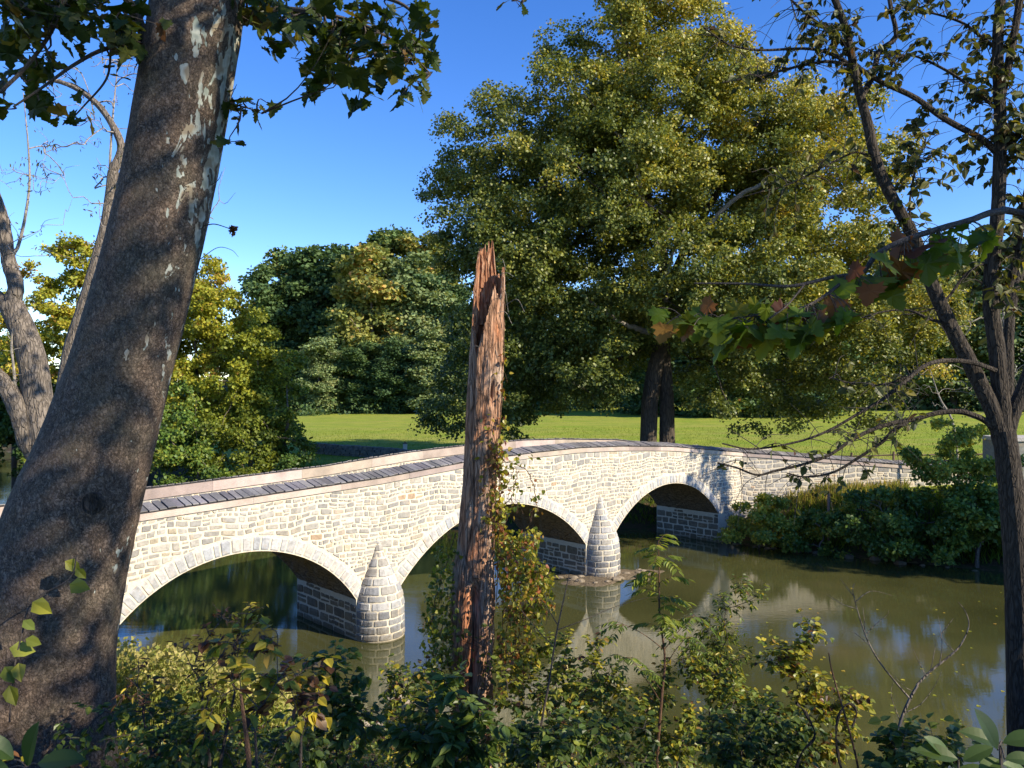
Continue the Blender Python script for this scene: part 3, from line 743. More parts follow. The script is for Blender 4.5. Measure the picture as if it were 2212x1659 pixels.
# ---- generic crowns
def make_tree(name, label, cat, base, hgt, lobes, mat, leaf, per, r=(.5, .9), bark='bark_brown', trad=.3, dens=.2, hue=.4, hv=.13, kind='quad', group=None, ntar=60, tip=.03, lean=(0, 0), hfun=None, down=0., stem_top=.85):
    o = thing(name, label, cat, group); o.location = base
    base = np.asarray(base, float)
    lb = [(np.asarray(c) , rr) for c, rr in lobes]
    rbm = np.mean([np.mean(q) for c, q in lb]) * .42
    cp, cc, bi = bough_fill(lb, dens / 8 * (1.9 if cat == 'tree' else 1.6), 9, rbm); pm = rng.permutation(len(cp)); cp, cc, bi = cp[pm], cc[pm], bi[pm]
    top = np.array([lean[0], lean[1], hgt * stem_top])
    mb = MB(); skeleton(mb, [(0, 0, -.6), (lean[0] * .2, lean[1] * .2, hgt * .3), top * .6 + (.2, 0, 0), top], [trad * 1.15, trad * .9, trad * .55, trad * .12], cp[:ntar], tip=tip, start=.3, maxr=trad * .55, k=5, kt=8)
    mb.build('trunk', M[bark], o)
    mb = MB(); hh = (hue if hfun is None else hfun(cp)) + rng.normal(0, .08, bi.max() + 1)[bi]
    clump_leaves(mb, cp, U(*r, len(cp)) * .75, per, leaf, kind, hh, hv, center=np.repeat(cc, per, 0), down=down)
    mb.build('crown', M[mat], o)
    return o
def dup(o, loc, rz, sc, label, group=None):
    c = o.copy(); col.objects.link(c); c.location = loc; c.rotation_euler = (0, 0, rz); c.scale = sc; c['label'] = label
    if group: c['group'] = group
    for ch in list(o.children):
        k = ch.copy(); col.objects.link(k); k.parent = c
    return c
def crown_lobes(h, w, n=12, low=.15, pinch=.75):
    out = []
    for i in range(n):
        u = (i + .5) / n; z = h * (low + (1 - low) * u); rad = w * math.sqrt(max(.08, 1 - (2 * u - .85) ** 2 * .85)) * pinch
        a = i * 2.4; r = w * U(.38, .52)
        out.append(((math.cos(a) * (rad - r) * U(.7, 1.1), math.sin(a) * (rad - r) * U(.7, 1.1), z - r * .3), (r, r, r * U(.75, .95))))
    return out
WG = 'trees of the far wood'
# prototypes of the far wood stand in the wood themselves
def ground_at(px, Y, dz=0): x = (px - 1106) / F * Y; return (x, Y, H(x, Y) + dz)
wood_specs = [ # px, Y, top y in photo, kind, label
 (575,168,600,0,'dark rounded tree at the end of the wood, beside the yellow riverbank trees'),
 (640,176,540,1,'dark green tree with the first high dome of the far wood'),
 (700,172,545,3,'tall dark tree between the domed one and the olive tree'),
 (745,160,660,0,'dark low tree at the edge of the lawn in front of the tall wood'),
 (800,158,545,2,'olive and rust tinged tree, widest of the far wood'),
 (845,200,490,1,'topmost tree on the hill of the far wood'),
 (895,160,560,4,'pale grey green feathery tree beside the olive one'),
 (930,196,520,2,'thin browning tree on the crest behind the big sycamore edge'),
 (960,165,600,3,'dark tree just left of the snag, behind the lawn'),
 (690,140,735,4,'small grey green tree at the shaded corner of the lawn'),
 (780,141,745,0,'squat dark tree under the olive one at the lawn edge'),
 (860,139,740,3,'squat dark tree with drooping sides at the lawn edge'),
 (930,137,720,4,'pale low tree at the lawn edge left of the snag'),
 (1000,140,680,0,'dark tree behind the snag at the lawn edge'),
 (1075,150,660,1,'dark tree half hidden by the low sycamore boughs'),
 (1150,150,640,3,'dark tree seen through gaps left of the double trunk'),
 (1240,148,640,0,'dark tree behind the lowest sycamore boughs'),
 (1330,150,620,1,'dark tree behind the double trunk'),
 (1420,126,600,3,'dark tree directly behind the double trunk of the sycamore'),
 (1510,120,600,0,'dark tree seen through the sycamore beside its double trunk'),
 (1600,118,600,1,'dark tree behind the sycamore boughs over the coping'),
 (1690,119,590,3,'dark tree at the lawn edge under the yellow sycamore side'),
 (1790,121,600,0,'dark tree at the lawn edge behind the leafless twigs'),
 (1890,142,600,1,'dark tree at the lawn edge past the sycamore'),
 (1980,140,560,4,'grey green tree beyond the fence, past the sycamore'),
 (2060,138,545,2,'olive tree beyond the fence behind the slender forked tree'),
 (2140,136,560,4,'pale green tree behind the middle stem of the slender forked tree'),
 (2220,134,540,0,'dark tree at the edge of the picture beyond the fence'),
 (2300,130,560,1,'dark tree past the end of the fence'),
 (1120,162,640,0,'dark tree of the second row between snag and double trunk'),
 (1290,163,640,1,'dark second row tree left of the double trunk'),
 (1460,160,630,3,'second row tree right behind the double trunk'),
 (1560,158,630,0,'second row tree past the double trunk'),
 (1740,156,620,1,'second row tree under the yellow boughs'),
 (1850,155,620,3,'second row tree behind the leafless twigs'),
 (1945,154,600,0,'second row tree behind the fence'),
 (2020,154,580,1,'dark second row tree behind the slender forked tree'),
 (60,180,720,4,'distant bluish green tree behind the gnarled trunks'),
 (0,185,730,0,'distant dark tree above the far river bend'),
 (-60,180,715,1,'distant dark tree beyond the river bend'),
]
protos = {}
pm_ = {0: ('wood_dark', .35), 1: ('wood_dark', .55), 2: ('wood_olive', .62), 3: ('wood_dark', .2), 4: ('wood_pale', .5)}
for px, Yw, ty, kd, lb in wood_specs:
    b = ground_at(px, Yw); h = 9 + (829.5 - ty) / F * Yw - b[2]; 
    if kd not in protos:
        H0, W0 = 20.0, 6.8
        ls = crown_lobes(H0, W0, 15, .10 if kd != 2 else .2)
        o = make_tree('wood_tree', lb, 'tree', (0, 0, 0), H0, ls, pm_[kd][0], .50, 34, (1.1, 1.9), trad=.35, dens=.24, hue=pm_[kd][1], ntar=40, tip=.05, group=WG, bark='bark_grey' if kd in (2, 4) else 'bark_brown')
        o.location = b; s = h / H0; ws = 1.2 * (s if h > 17 else (h / H0 * .5 + .5)); o.scale = (ws, ws, s); protos[kd] = o
    else:
        s = h / 20.0; ws = 1.2 * (s if h > 17 else (s * .5 + .5))
        dup(protos[kd], b, U(0, 6.2), (ws * U(.9, 1.15), ws * U(.9, 1.1), s), lb, WG)
# undergrowth closing the foot of the wood
mb = MB(); n = 900
ux = U(-75, 120, n); uy = 134 + 3 * np.sin(ux * .21) + 2 * np.sin(ux * .6) + U(0, 24, n) ; up_ = np.stack([ux, uy, height(np.stack([ux, uy], 1)) + U(.2, 3.2, n) * sstep((uy - 132) / 8)], 1)
clump_leaves(mb, up_, 1.5, 22, .6, 'quad', U(0, .6, n), .12)
mb.build('wood_undergrowth', M['wood_dark'], kind='stuff', label='dark undergrowth along the foot of the far wood', cat='undergrowth')

# ---- yellowing trees on the far bank, left of the lawn
YG = 'yellowing trees on the far bank'
def px_tree(name, label, Yt, lobs, mat, leaf, per, base_px, bark='bark_grey', group=None, trad=.2, dens=.35, hue=.5, kind='quad', rcl=(.45, .8), ntar=60, tip=.02, hfun=None, cat='tree', hv=.13, basez=None, down=0.):
    bx = (base_px - 1106) / F * Yt; bz = H(bx, Yt) if basez is None else basez
    base = np.array([bx, Yt, bz]); ls = []
    for px, py, r, dy in lobs:
        y = Yt + dy; rm = r / F * y; ls.append((at(px, py, y) - base, (rm, rm * 1.1, rm)))
    hh = max(c[2] for c, r in ls)
    lx = np.mean([c[0] for c, r in ls])
    hf = (lambda cp: hfun(cp + base)) if hfun else None
    return make_tree(name, label, cat, tuple(base), hh, ls, mat, leaf, per, rcl, bark, trad, dens, hue, hv, kind, group, ntar, tip, (lx, 0), hf, down)
px_tree('yellow_tree', 'tall yellow sycamore directly behind the leaning trunk, on the far bank', 60, [(400,640,60,0),(440,600,48,1),(470,690,70,-1),(400,760,80,0),(480,640,35,0),(500,780,70,1),(420,860,90,-1),(330,740,60,1),(340,880,80,0),(360,560,40,1)], 'yel_leaf', .25, 30, 430, group=YG, dens=1.30, hue=.72)
px_tree('yellow_tree', 'yellow green bushy tree with an upright tuft beside the tall yellow one', 57, [(530,780,55,0),(560,840,60,1),(590,740,35,0),(575,700,22,0),(500,870,70,-1),(600,800,50,0),(545,900,60,0)], 'yel_leaf', .25, 26, 540, group=YG, dens=1.56, hue=.55)
px_tree('yellow_tree', 'light green drooping tree at the lawn end of the yellow group', 56, [(620,790,38,0),(630,850,40,0),(600,890,50,0),(640,920,30,1),(615,950,45,0)], 'yel_leaf', .24, 26, 610, group=YG, dens=1.82, hue=.42)
px_tree('bank_bush', 'olive brown bush under the yellow trees, near the stone wall', 54, [(560,960,60,0),(510,990,60,-1),(610,990,45,1),(470,950,60,0),(640,970,26,1)], 'yel_leaf', .22, 26, 560, group='bushes on the far bank', dens=1.82, hue=.32, trad=.1, tip=.015, cat='bush')
px_tree('bank_bush', 'dark green bush overhanging the far bank behind the leaning trunk', 52, [(400,960,80,0),(350,1000,60,-1),(450,1020,60,0),(380,900,60,1),(530,1045,45,-1)], 'bush_leaf', .24, 26, 420, group='bushes on the far bank', dens=1.56, hue=.5, trad=.12, tip=.015, cat='bush')
px_tree('bank_bush', 'shaded low bush between the yellow group and the grass slope', 52, [(620,1020,35,0),(570,1040,40,0),(650,1000,22,1)], 'bush_leaf', .2, 24, 600, group='bushes on the far bank', dens=2.08, hue=.35, trad=.08, tip=.015, cat='bush')
px_tree('yellow_tree', 'yellow tree between the gnarled trunk and the leaning trunk', 62, [(160,560,55,0),(210,600,55,1),(130,640,60,0),(180,700,70,-1),(240,690,55,0),(110,740,60,0),(170,800,70,0),(230,800,60,1),(150,520,25,0),(60,780,60,0)], 'yel_leaf', .27, 24, 170, group=YG, dens=0.99, hue=.74)
px_tree('yellow_tree', 'orange tinged thin tree beyond the river at the far bend', 75, [(30,640,40,0),(60,600,35,0),(20,720,45,0),(60,700,40,0),(-20,680,50,0),(30,790,50,0)], 'yel_leaf', .27, 18, 30, group=YG, dens=0.73, hue=.86)
for px, py, r, lb, hu in ((30, 890, 85, 'dark overhanging tree on the far bank at the river bend', .15), (120, 880, 75, 'dark tree on the far bank seen beside the gnarled trunk', .25), (-60, 860, 100, 'dark tree on the far bank beyond the river bend', .1), (200, 930, 80, 'shaded tree on the far bank behind the leaning trunk', .3)):
    px_tree('bank_tree', lb, 68, [(px, py, r, 0), (px + 30, py + 50, r * .7, -1), (px - 35, py + 40, r * .7, 1), (px, py - 60, r * .6, 0), (px + 10, py + 95, r * .6, -2)], 'bush_leaf', .3, 22, px, group='dark trees at the river bend', dens=0.88, hue=hu, trad=.2)
px_tree('bank_bush', 'small yellow lit bush hanging over the water beside the gnarled tree', 50, [(95,1010,24,0),(80,985,18,0),(105,1035,14,0)], 'yel_leaf', .24, 22, 95, group='bushes on the far bank', dens=1.2, hue=.7, trad=.06, tip=.012, cat='bush', basez=.3)

# ---- right bank bushes
RG = 'bushes on the right bank'
px_tree('riverside_bush', 'sunlit vine covered mound against the end of the third arch', 42.3, [(1640,1125,50,0),(1605,1145,35,0),(1690,1130,46,0),(1640,1165,35,-1),(1590,1170,22,-1),(1655,1095,32,.5),(1720,1150,40,-.5)], 'bush_leaf', .17, 30, 1640, group=RG, dens=6, hue=.8, rcl=(.25, .5), kind='quad', trad=.06, tip=.012, cat='bush')
px_tree('riverside_bush', 'dark olive bush on the bank below the wooden post', 40.6, [(1760,1150,50,0),(1720,1170,35,0),(1810,1160,45,0),(1780,1120,32,1)], 'bush_leaf', .19, 28, 1770, group=RG, dens=4, hue=.5, rcl=(.25, .5), trad=.06, tip=.012, cat='bush')
px_tree('riverside_bush', 'broad dark green bush overhanging the bank, widest on the right bank', 39, [(1900,1120,75,0),(1980,1140,80,0),(1850,1150,50,0),(1940,1180,60,-1),(2040,1170,60,0)], 'bush_leaf', .2, 28, 1940, group=RG, dens=2.4, hue=.42, rcl=(.35, .6), trad=.1, tip=.014, cat='bush')
px_tree('riverside_bush', 'dark green bush beside the foot of the slender forked tree', 37.5, [(2080,1110,75,0),(2140,1130,75,0),(2100,1180,60,-1),(2190,1100,80,0)], 'bush_leaf', .2, 28, 2110, group=RG, dens=2.4, hue=.5, rcl=(.35, .6), trad=.1, tip=.014, cat='bush')
px_tree('riverside_bush', 'half lit leafy bush reaching in front of the fence rails', 39.5, [(2010,1000,55,0),(2070,970,55,0),(1980,1040,45,0),(2090,1040,60,0),(2050,930,30,0),(1960,985,22,0),(2120,940,40,0),(2140,1010,60,0),(2030,1070,50,0)], 'bush_leaf', .19, 24, 2060, group=RG, dens=2.6, hue=.7, rcl=(.3, .6), kind='ovate', trad=.08, tip=.012, cat='bush')
px_tree('riverside_bush', 'low lit shrub in front of the wing wall between grass and dark bushes', 41, [(1880,1090,28,0),(1840,1100,22,0),(1925,1075,30,0),(1960,1085,30,0)], 'bush_leaf', .17, 28, 1890, group=RG, dens=5, hue=.75, rcl=(.25, .45), trad=.05, tip=.01, cat='bush')
# ---- the off side trees that shade the wing wall, the bank and the near ground
px_tree('shade_tree', 'loose crowned tree on the right bank whose shade dapples the third arch', 34, [(2470,540,105,0),(2400,620,100,.5),(2545,610,100,-.5),(2450,440,80,0),(2540,490,85,0),(2400,520,60,0),(2470,660,80,0)], 'bush_leaf', .22, 13, 2470, group='shade casting trees', dens=.75, hue=.5, trad=.25)
px_tree('shade_tree', 'dense tree on the right bank downstream that keeps the water below it in shade', 30.5, [(3120,600,150,0),(3010,700,150,-.5),(3200,760,150,0),(3080,460,130,0),(2980,560,110,.5),(3100,850,130,-1),(3200,560,120,1)], 'bush_leaf', .28, 26, 3130, group='shade casting trees', dens=1.0, hue=.4, trad=.25)
px_tree('shade_tree', 'wide low tree on the right bank past the edge of the picture', 33.5, [(2590,890,120,0),(2670,920,140,1),(2580,1000,120,0)], 'bush_leaf', .26, 26, 2560, group='shade casting trees', dens=.36, hue=.4, trad=.2)

# ------------------------------------------------------------------ small things across the river
# low dry stone wall
mb = MB(); wl = [at(655, 972, 67), at(760, 976, 64), at(860, 980, 61), at(960, 985, 58.5), at(1060, 988, 56)]
wp = catmull([(p[0], p[1], 0) for p in wl], 60); wp[:, 2] = height(wp)
seg = np.linalg.norm(np.diff(wp, axis=0), axis=1).sum(); T_ = unit(np.gradient(wp, axis=0))
for lay in range(4):
    s = 0.0
    while s < seg:
        L_ = U(.18, .5); k = s / seg * 59; i0 = min(int(k), 58); p = wp[i0] * (1 - k + i0) + wp[i0 + 1] * (k - i0)
        for side in (-.16, .16):
            c = p + np.array([-T_[i0][1], T_[i0][0], 0]) * side + (0, 0, .08 + lay * .17 + U(-.02, .02))
            hx, hy, hz = L_ / 2, .18, U(.075, .10); an = math.atan2(T_[i0][1], T_[i0][0]) + U(-.1, .1)
            v = np.array([(x, y, z) for z in (-hz, hz) for x, y in ((-hx, -hy), (hx, -hy), (hx, hy), (-hx, hy))]) * U(.85, 1.05, (8, 1))
            v = np.stack([v[:, 0] * math.cos(an) - v[:, 1] * math.sin(an), v[:, 0] * math.sin(an) + v[:, 1] * math.cos(an), v[:, 2]], 1) + c
            mb.add(v, BOXF, stone_tint(dark=.5)[0])
        s += L_ * .97
s = 0
while s < seg:   # stones set on edge along the top
    k = s / seg * 59; i0 = min(int(k), 58); p = wp[i0] * (1 - k + i0) + wp[i0 + 1] * (k - i0)
    an = math.atan2(T_[i0][1], T_[i0][0]); hx, hy, hz = U(.04, .09), .26, U(.09, .16)
    v = np.array([(x + z * .3, y, z) for z in (-hz, hz) for x, y in ((-hx, -hy), (hx, -hy), (hx, hy), (-hx, hy))])
    v = np.stack([v[:, 0] * math.cos(an) - v[:, 1] * math.sin(an), v[:, 0] * math.sin(an) + v[:, 1] * math.cos(an), v[:, 2]], 1) + p + (0, 0, .75)
    mb.add(v, BOXF, stone_tint(dark=.6)[0]); s += U(.13, .22)
mb.build('fieldstone_wall', M['stone'], label='low dark dry stone wall running across the lawn behind the bridge', cat='stone wall')
# marker by the wall
mp = at(875, 968, 63); mp[2] = H(mp[0], mp[1]); mk = thing('marker_post', 'small pale marker with a dark cap standing in the lawn behind the stone wall', 'marker')
mb = MB(); mb.box(mp + (-.16, -.1, 0), mp + (.16, .1, .95), .5); mb.build('post', M['white_post'], mk)
mb = MB(); mb.box(mp + (-.19, -.13, .952), mp + (.19, .13, 1.0), .4); mb.box(mp + (-.05, -.05, 1.002), mp + (.05, .05, 1.14), .5); mb.build('cap', M['rail'], mk)
# rail fence
fpts = [at(px, 1000, Yf)[:2] for px, Yf in ((1707, 52), (1746, 51.8), (1839, 51.3), (1930, 50.9), (2030, 50.5), (2130, 50.1), (2240, 49.7), (2360, 49.2))]
fen = thing('rail_fence', 'brown split rail fence with three rails between the wing wall and the lawn', 'fence')
for i, p in enumerate(fpts):
    gz = H(*p); mb = MB(); tube(mb, [(p[0], p[1], gz - .2), (p[0], p[1], gz + 1.0), (p[0] + .01, p[1], gz + 1.42)], [.085, .08, .075], 7); mb.build('post', M['rail'], fen)
for i, (a, b) in enumerate(zip(fpts[:-1], fpts[1:])):
    za, zb = H(*a), H(*b)
    for h_ in (.45, .82, 1.2):
        mb = MB(); tube(mb, [(a[0], a[1], za + h_ + U(-.03, .03)), ((a[0]+b[0])/2, (a[1]+b[1])/2, (za+zb)/2 + h_ + U(-.05, .03)), (b[0], b[1], zb + h_ + U(-.03, .03))], .052, 6, .03)
        mb.build('rail', M['rail'] if i else M['white_post'], fen)
ft = thing('bare_tree', 'pale twiggy nearly bare tree by the fence, behind the slender forked tree', 'tree'); mb = MB(); mb2 = MB()
b0 = at(2180, 1000, 47); b0[2] = H(b0[0], b0[1]) - .2
tg_ = np.array([at(U(2030, 2290), U(560, 900), U(45, 49)) for _ in range(70)])
skeleton(mb, [b0, at(2185, 880, 47), at(2170, 740, 47), at(2165, 590, 47)], [.16, .13, .09, .03], tg_, tip=.016, k=4, step=.7, sag=.35, start=.15)
mb.build('trunk', M['pale_twig'], ft); clump_leaves(mb2, tg_, .6, 16, .13, 'quad', .6, .2); mb2.build('crown', M['wood_pale'], ft)
b1 = at(2075, 1000, 45); b1[2] = H(b1[0], b1[1]) - .2; dt = thing('bare_tree', 'small leafless whitish tree leaning before the lawn beyond the fence', 'tree'); mb = MB()
skeleton(mb, [b1, at(2060, 920, 45), at(2030, 860, 45), at(2010, 800, 45)], [.07, .06, .045, .015], np.array([at(U(1960, 2110), U(760, 880), U(44.5, 45.5)) for _ in range(22)]), tip=.012, k=4, step=.3, sag=.3, start=.2)
mb.build('branches', M['pale_twig'], dt)
# stump of a post on the right bank
pp = at(1790, 1100, 41.6); pz = H(pp[0], pp[1]); mb = MB()
tube(mb, [(pp[0], pp[1], pz - .3), (pp[0], pp[1], 9 + (829.5 - 1080) / F * 41.6), (pp[0] + .01, pp[1], 9 + (829.5 - 1065) / F * 41.6), (pp[0] + .01, pp[1], 9.005 + (829.5 - 1065) / F * 41.6)], [.08, .08, .075, .01], 8, .03)
mb.build('wooden_post', M['post'], label='lone reddish wooden post standing in the grass before the wing wall', cat='post')
# guessed stone structure standing in for an unclear dark shape past the fence
so = thing('guessed_structure', 'guessed low grey stone structure with a dark arched opening beyond the rail fence', 'shelter')
sc_ = np.array([32.4, 46.5]); z0 = H(*sc_) - .4
mb = MB(); wdt, hgt, dep = 2.6, 2.95, 2.2; ar = []
for i in range(17):
    a = math.pi * i / 16; ar.append((-math.cos(a) * 1.0, 1.45 + math.sin(a) * .95))
outl = [(-wdt, 0), (-1.0, 0)] + ar + [(1.0, 0), (wdt, 0), (wdt, hgt - .25), (wdt * .5, hgt), (-wdt * .45, hgt - .05), (-wdt, hgt - .35)]
V3 = lambda x, y, z: (sc_[0] + x, sc_[1] + y, z0 + z)
for y_, fl in ((0, 0), (dep, 1)):
    for i in range(16):
        (xa, za), (xb, zb) = ar[i], ar[i + 1]; f = (0, 1, 2, 3) if not fl else (3, 2, 1, 0)
        mb.add([V3(xa, y_, za), V3(xb, y_, zb), V3(xb, y_, hgt - .1), V3(xa, y_, hgt - .1)], [f], (.22, .22, .20))
    for xa, xb in ((-wdt, -1.0), (1.0, wdt)):
        mb.add([V3(xa, y_, 0), V3(xb, y_, 0), V3(xb, y_, hgt - .1), V3(xa, y_, hgt - .1)], [(0, 1, 2, 3)], (.22, .22, .20))
for x_ in (-wdt, wdt): mb.add([V3(x_, 0, 0), V3(x_, dep, 0), V3(x_, dep, hgt - .1), V3(x_, 0, hgt - .1)], [(0, 1, 2, 3)], (.2, .2, .19))
for i in range(16):
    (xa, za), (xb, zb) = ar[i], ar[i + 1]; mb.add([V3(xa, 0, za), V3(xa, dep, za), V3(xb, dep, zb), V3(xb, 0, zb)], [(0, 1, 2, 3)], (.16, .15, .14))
mb.build('wall', M['stone'], so)
mb = MB(); mb.box(V3(-wdt - .1, -.1, hgt - .1), V3(wdt + .1, dep + .1, hgt + .12), (.42, .40, .38)); mb.build('roof_slab', M['stone'], so)
mb = MB(); mb.box(V3(-1.0, dep - .05, 0), V3(1.0, dep + .1, 2.4), (.05, .05, .05)); mb.build('back_wall', M['stone'], so)  # near-black colour paints the shade inside the opening
# pale road strip beyond the fence, added in place of glints of unclear source
mb = MB(); rx = np.linspace(25, 60, 30); ry = 52.5 + (rx - 25) * -.12; za = height(np.stack([rx, ry - 1.6], 1)) + .05; zb = height(np.stack([rx, ry + 1.6], 1)) + .05
v = np.concatenate([np.stack([rx, ry - 1.6, za], 1), np.stack([rx, ry + 1.6, zb], 1)]); k = np.arange(29)
mb.add(v, np.stack([k, k + 1, k + 31, k + 30], 1)); mb.build('path', M['road'], kind='structure')
# gravel at the foot of the second pier
mb = MB(); ns, nr = 40, 8; c2 = WP(12.3, .3, 0); v = [(c2[0], c2[1], .16)]
for r in range(1, nr + 1):
    for s in range(ns):
        a = 2 * math.pi * s / ns; rad = r / nr * (1 + .22 * math.sin(3 * a + 1) + .12 * math.sin(7 * a)); x, y = 2.4 * rad * math.cos(a), 1.5 * rad * math.sin(a)
        v.append((c2[0] + D[0] * x * .2 + x * .9 + y * .1, c2[1] + x * .22 + y, .16 * (1 - (r / nr) ** 1.5) - .03 * (r == nr) + U(-.015, .02)))
f4 = []
for r in range(nr - 1):
    for s in range(ns):
        a = 1 + r * ns + s; b = 1 + r * ns + (s + 1) % ns; f4.append((a, a + ns, b + ns, b))
mb.add(v, f4); mb.add(v, [(0, 1 + s, 1 + (s + 1) % ns) for s in range(ns)])
mb.build('gravel_bar', M['gravel'], kind='structure')
def rock(c, s, tint, label, group):
    mb = MB(); n = 9; th = np.linspace(0, math.pi, 6)[1:-1]; v = [(0, 0, 1)]
    for t in th:
        for k in range(n):
            a = 2 * math.pi * k / n; q = U(.8, 1.15); v.append((math.sin(t) * math.cos(a) * q, math.sin(t) * math.sin(a) * q, math.cos(t) * U(.85, 1.1)))
    v.append((0, 0, -1)); v = np.array(v) * s + c
    f = [(1 + r * n + k, 1 + (r + 1) * n + k, 1 + (r + 1) * n + (k + 1) % n, 1 + r * n + (k + 1) % n) for r in range(3) for k in range(n)]
    mb.add(v, f, np.array(tint)); mb.add(v, [(0, 1 + k, 1 + (k + 1) % n) for k in range(n)] + [(len(v) - 1, 1 + 3 * n + (k + 1) % n, 1 + 3 * n + k) for k in range(n)], np.tile(tint, (2 * n, 1)))
    return mb.build('rock', M['stone'], label=label, cat='rock', group=group)
for px, py, s, lb in ((1388, 1252, .2, 'flat pale rock in the shallows below the second cutwater'),):
    Yr = 9 * F / (py - 829.5); rock(at(px, py, Yr) + (0, 0, .02), (s * 1.6, s, s * .5), (.34, .27, .18), lb, 'rocks at the pier foot')
for i in range(26):
    a = U(0, 6.3); q = U(.35, .95); c = c2 + (2.2 * q * math.cos(a), 1.5 * q * math.sin(a) + .6 * q * math.cos(a), .08)
    s = U(.07, .2); rock(c, (s * 1.4, s, s * .6), np.array((.30, .25, .19)) * U(.7, 1.3), 'small stones lying on the gravel at the second pier foot', 'rocks at the pier foot')
for i in range(15):
    k = (i / 14) ** 1.3 + U(-.02, .02); x = 12.3 + k * 11; y = np.interp(x, far_line[9:12, 0] if False else [11.9, 16.9, 22.3, 30], [43.7, 40.2, 37.2, 32.5]) - .15 + U(-.2, .25)
    s = U(.07, .26) ; rock((x, y, U(-.02, .08)), (s * 1.4, s, s * .7), np.array((.16, .145, .12)) * U(.5, 1.3), 'stones along the waterline under the right bank bushes', 'waterline stones of the right bank')
for px, py in ((850, 1500), (871, 1509), (900, 1515), (780, 1565), (800, 1580), (830, 1572), (760, 1590), (925, 1520), (700, 1600), (745, 1570)):
    Yr = 9 * F / (py - 829.5) - .3; s = U(.1, .24); c = at(px, py, Yr); c[2] = max(H(c[0], c[1]), 0) + .02
    rock(c, (s * 1.5, s, s * .6), np.array((.40, .34, .28)) * U(.8, 1.15), 'sunlit stones on the near shore left of the snag', 'stones on the near shore')

# ------------------------------------------------------------------ grass
def blades(P, L, hue, mat, name, label, cat='grass', wid=1.0, lean=.35):
    n = len(P); mb = MB(); ax = unit(np.array([0, 0, 1.0]) + rnd(n) * lean); put_leaves(mb, P, ax, rnd(n), L, 'blade', hue, None, wid)
    return mb.build(name, mat, kind='stuff', label=label, cat=cat)
n = 42000; yy = 46 + 50 * U(0, 1, n) ** 1.7; xx = yy * U(-.30, .72, n); P = np.stack([xx, yy], 1)
df = seg_dist(P, far_line); ok = (df > 1.0) & ~inside(P, river_poly) & (seg_dist(P, near_line) > df); rel = (P - P0); tt_ = rel @ D; oo_ = rel @ N
ok &= ~((tt_ < TE + 1) & (oo_ > -4.6)) & ~((P - B0) @ WN > -.6)
P = P[ok]; z = height(P)
blades(np.column_stack([P, z]), U(.07, .20, len(P)) * (1 + 1.2 * (seg_dist(P, far_line) < 8)), U(0, .75, len(P)), M['grass'], 'lawn_grass', 'short bright green grass of the lawn', wid=2.2, lean=.5)
def bank_pts(pxr, Yr, n):
    P = np.stack([U(*pxr, n), U(*Yr, n)], 1); P = np.stack([(P[:, 0] - 1106) / F * P[:, 1], P[:, 1]], 1)
    k = ~inside(P, river_poly) & (((P - B0) @ WN > .1) | ((P - P0) @ D < TE)) ; P = P[k]; return np.column_stack([P, height(P)])
P = bank_pts((1600, 1960), (40.5, 46.2), 6500); k = (P[:, 2] > 1.75) & (U(0, 1, len(P)) < .35 + .65 * (np.sin(P[:, 0] * 2.1) * np.sin(P[:, 1] * 1.7 + P[:, 0]) > -.1)); P = P[k]; P = P[((P[:, :2] - P0) @ N > .2) | ((P[:, :2] - P0) @ D > TE)]
blades(P, U(.35, .8, len(P)), U(.15, 1, len(P)), M['dry_grass'], 'bank_grass', 'tall golden grass at the foot of the wing wall', wid=.8, lean=.3)
P = bank_pts((1600, 2350), (33, 44.5), 11000); P = P[P[:, 2] > .15]
blades(P, U(.3, .75, len(P)), U(0, .6, len(P)), M['grass'], 'bank_weeds', 'shaded weeds on the right bank', wid=1.2, lean=.5)
P = bank_pts((560, 1000), (50, 58), 5000)
blades(P, U(.2, .5, len(P)), U(0, .5, len(P)), M['grass'], 'slope_grass', 'long green grass on the slope below the stone wall', wid=1.4, lean=.5)

# ------------------------------------------------------------------ the leaning sycamore trunk
lt = thing('leaning_sycamore', 'massive leaning sycamore trunk with flaking mottled bark close to the viewer', 'tree')
cl = [(455, -330), (440, -160), (427, 0), (395, 200), (360, 400), (315, 600), (262, 800), (212, 970), (168, 1100), (120, 1260), (92, 1400), (80, 1520), (70, 1660), (62, 1790), (58, 1900)]
rd = [85, 92, 97, 97, 97, 99, 104, 116, 130, 143, 147, 153, 164, 185, 210]
pts = catmull([at(x, y, 7.0) for x, y in cl][::-1], 90); rad = np.interp(np.linspace(0, 1, 90), np.linspace(0, 1, 15), (np.array(rd[::-1]) / F * 7.0 * .975))
mb = MB(); kk = 72
T = unit(np.gradient(pts, axis=0)); A = unit(np.cross(T, [0, -1.0, 0])); Bv = np.cross(T, A); th = np.linspace(0, 2*math.pi, kk, endpoint=False)
TT, HH = np.meshgrid(th, np.arange(90), indexing='xy')
fac = 1 + .018 * np.sin(3 * TT + HH * .09) + .012 * np.sin(5 * TT - HH * .13 + 2) + .05 * np.exp(-HH / 16) * np.sin(4 * TT + 1) + .004 * rng.standard_normal(TT.shape)
v = pts[:, None] + (rad[:, None] * fac)[..., None] * (A[:, None] * np.cos(th)[None, :, None] + Bv[:, None] * np.sin(th)[None, :, None])
i, j = np.meshgrid(np.arange(89), np.arange(kk), indexing='ij'); a = (i * kk + j).ravel(); b = (i * kk + (j + 1) % kk).ravel()
fc = v.reshape(-1, 3)[a]; cx = pts[i.ravel(), 0]; side = (fc[:, 0] - cx) / rad[i.ravel()]
tn = np.stack([np.full(len(a), .5), np.full(len(a), .5), side], 1)
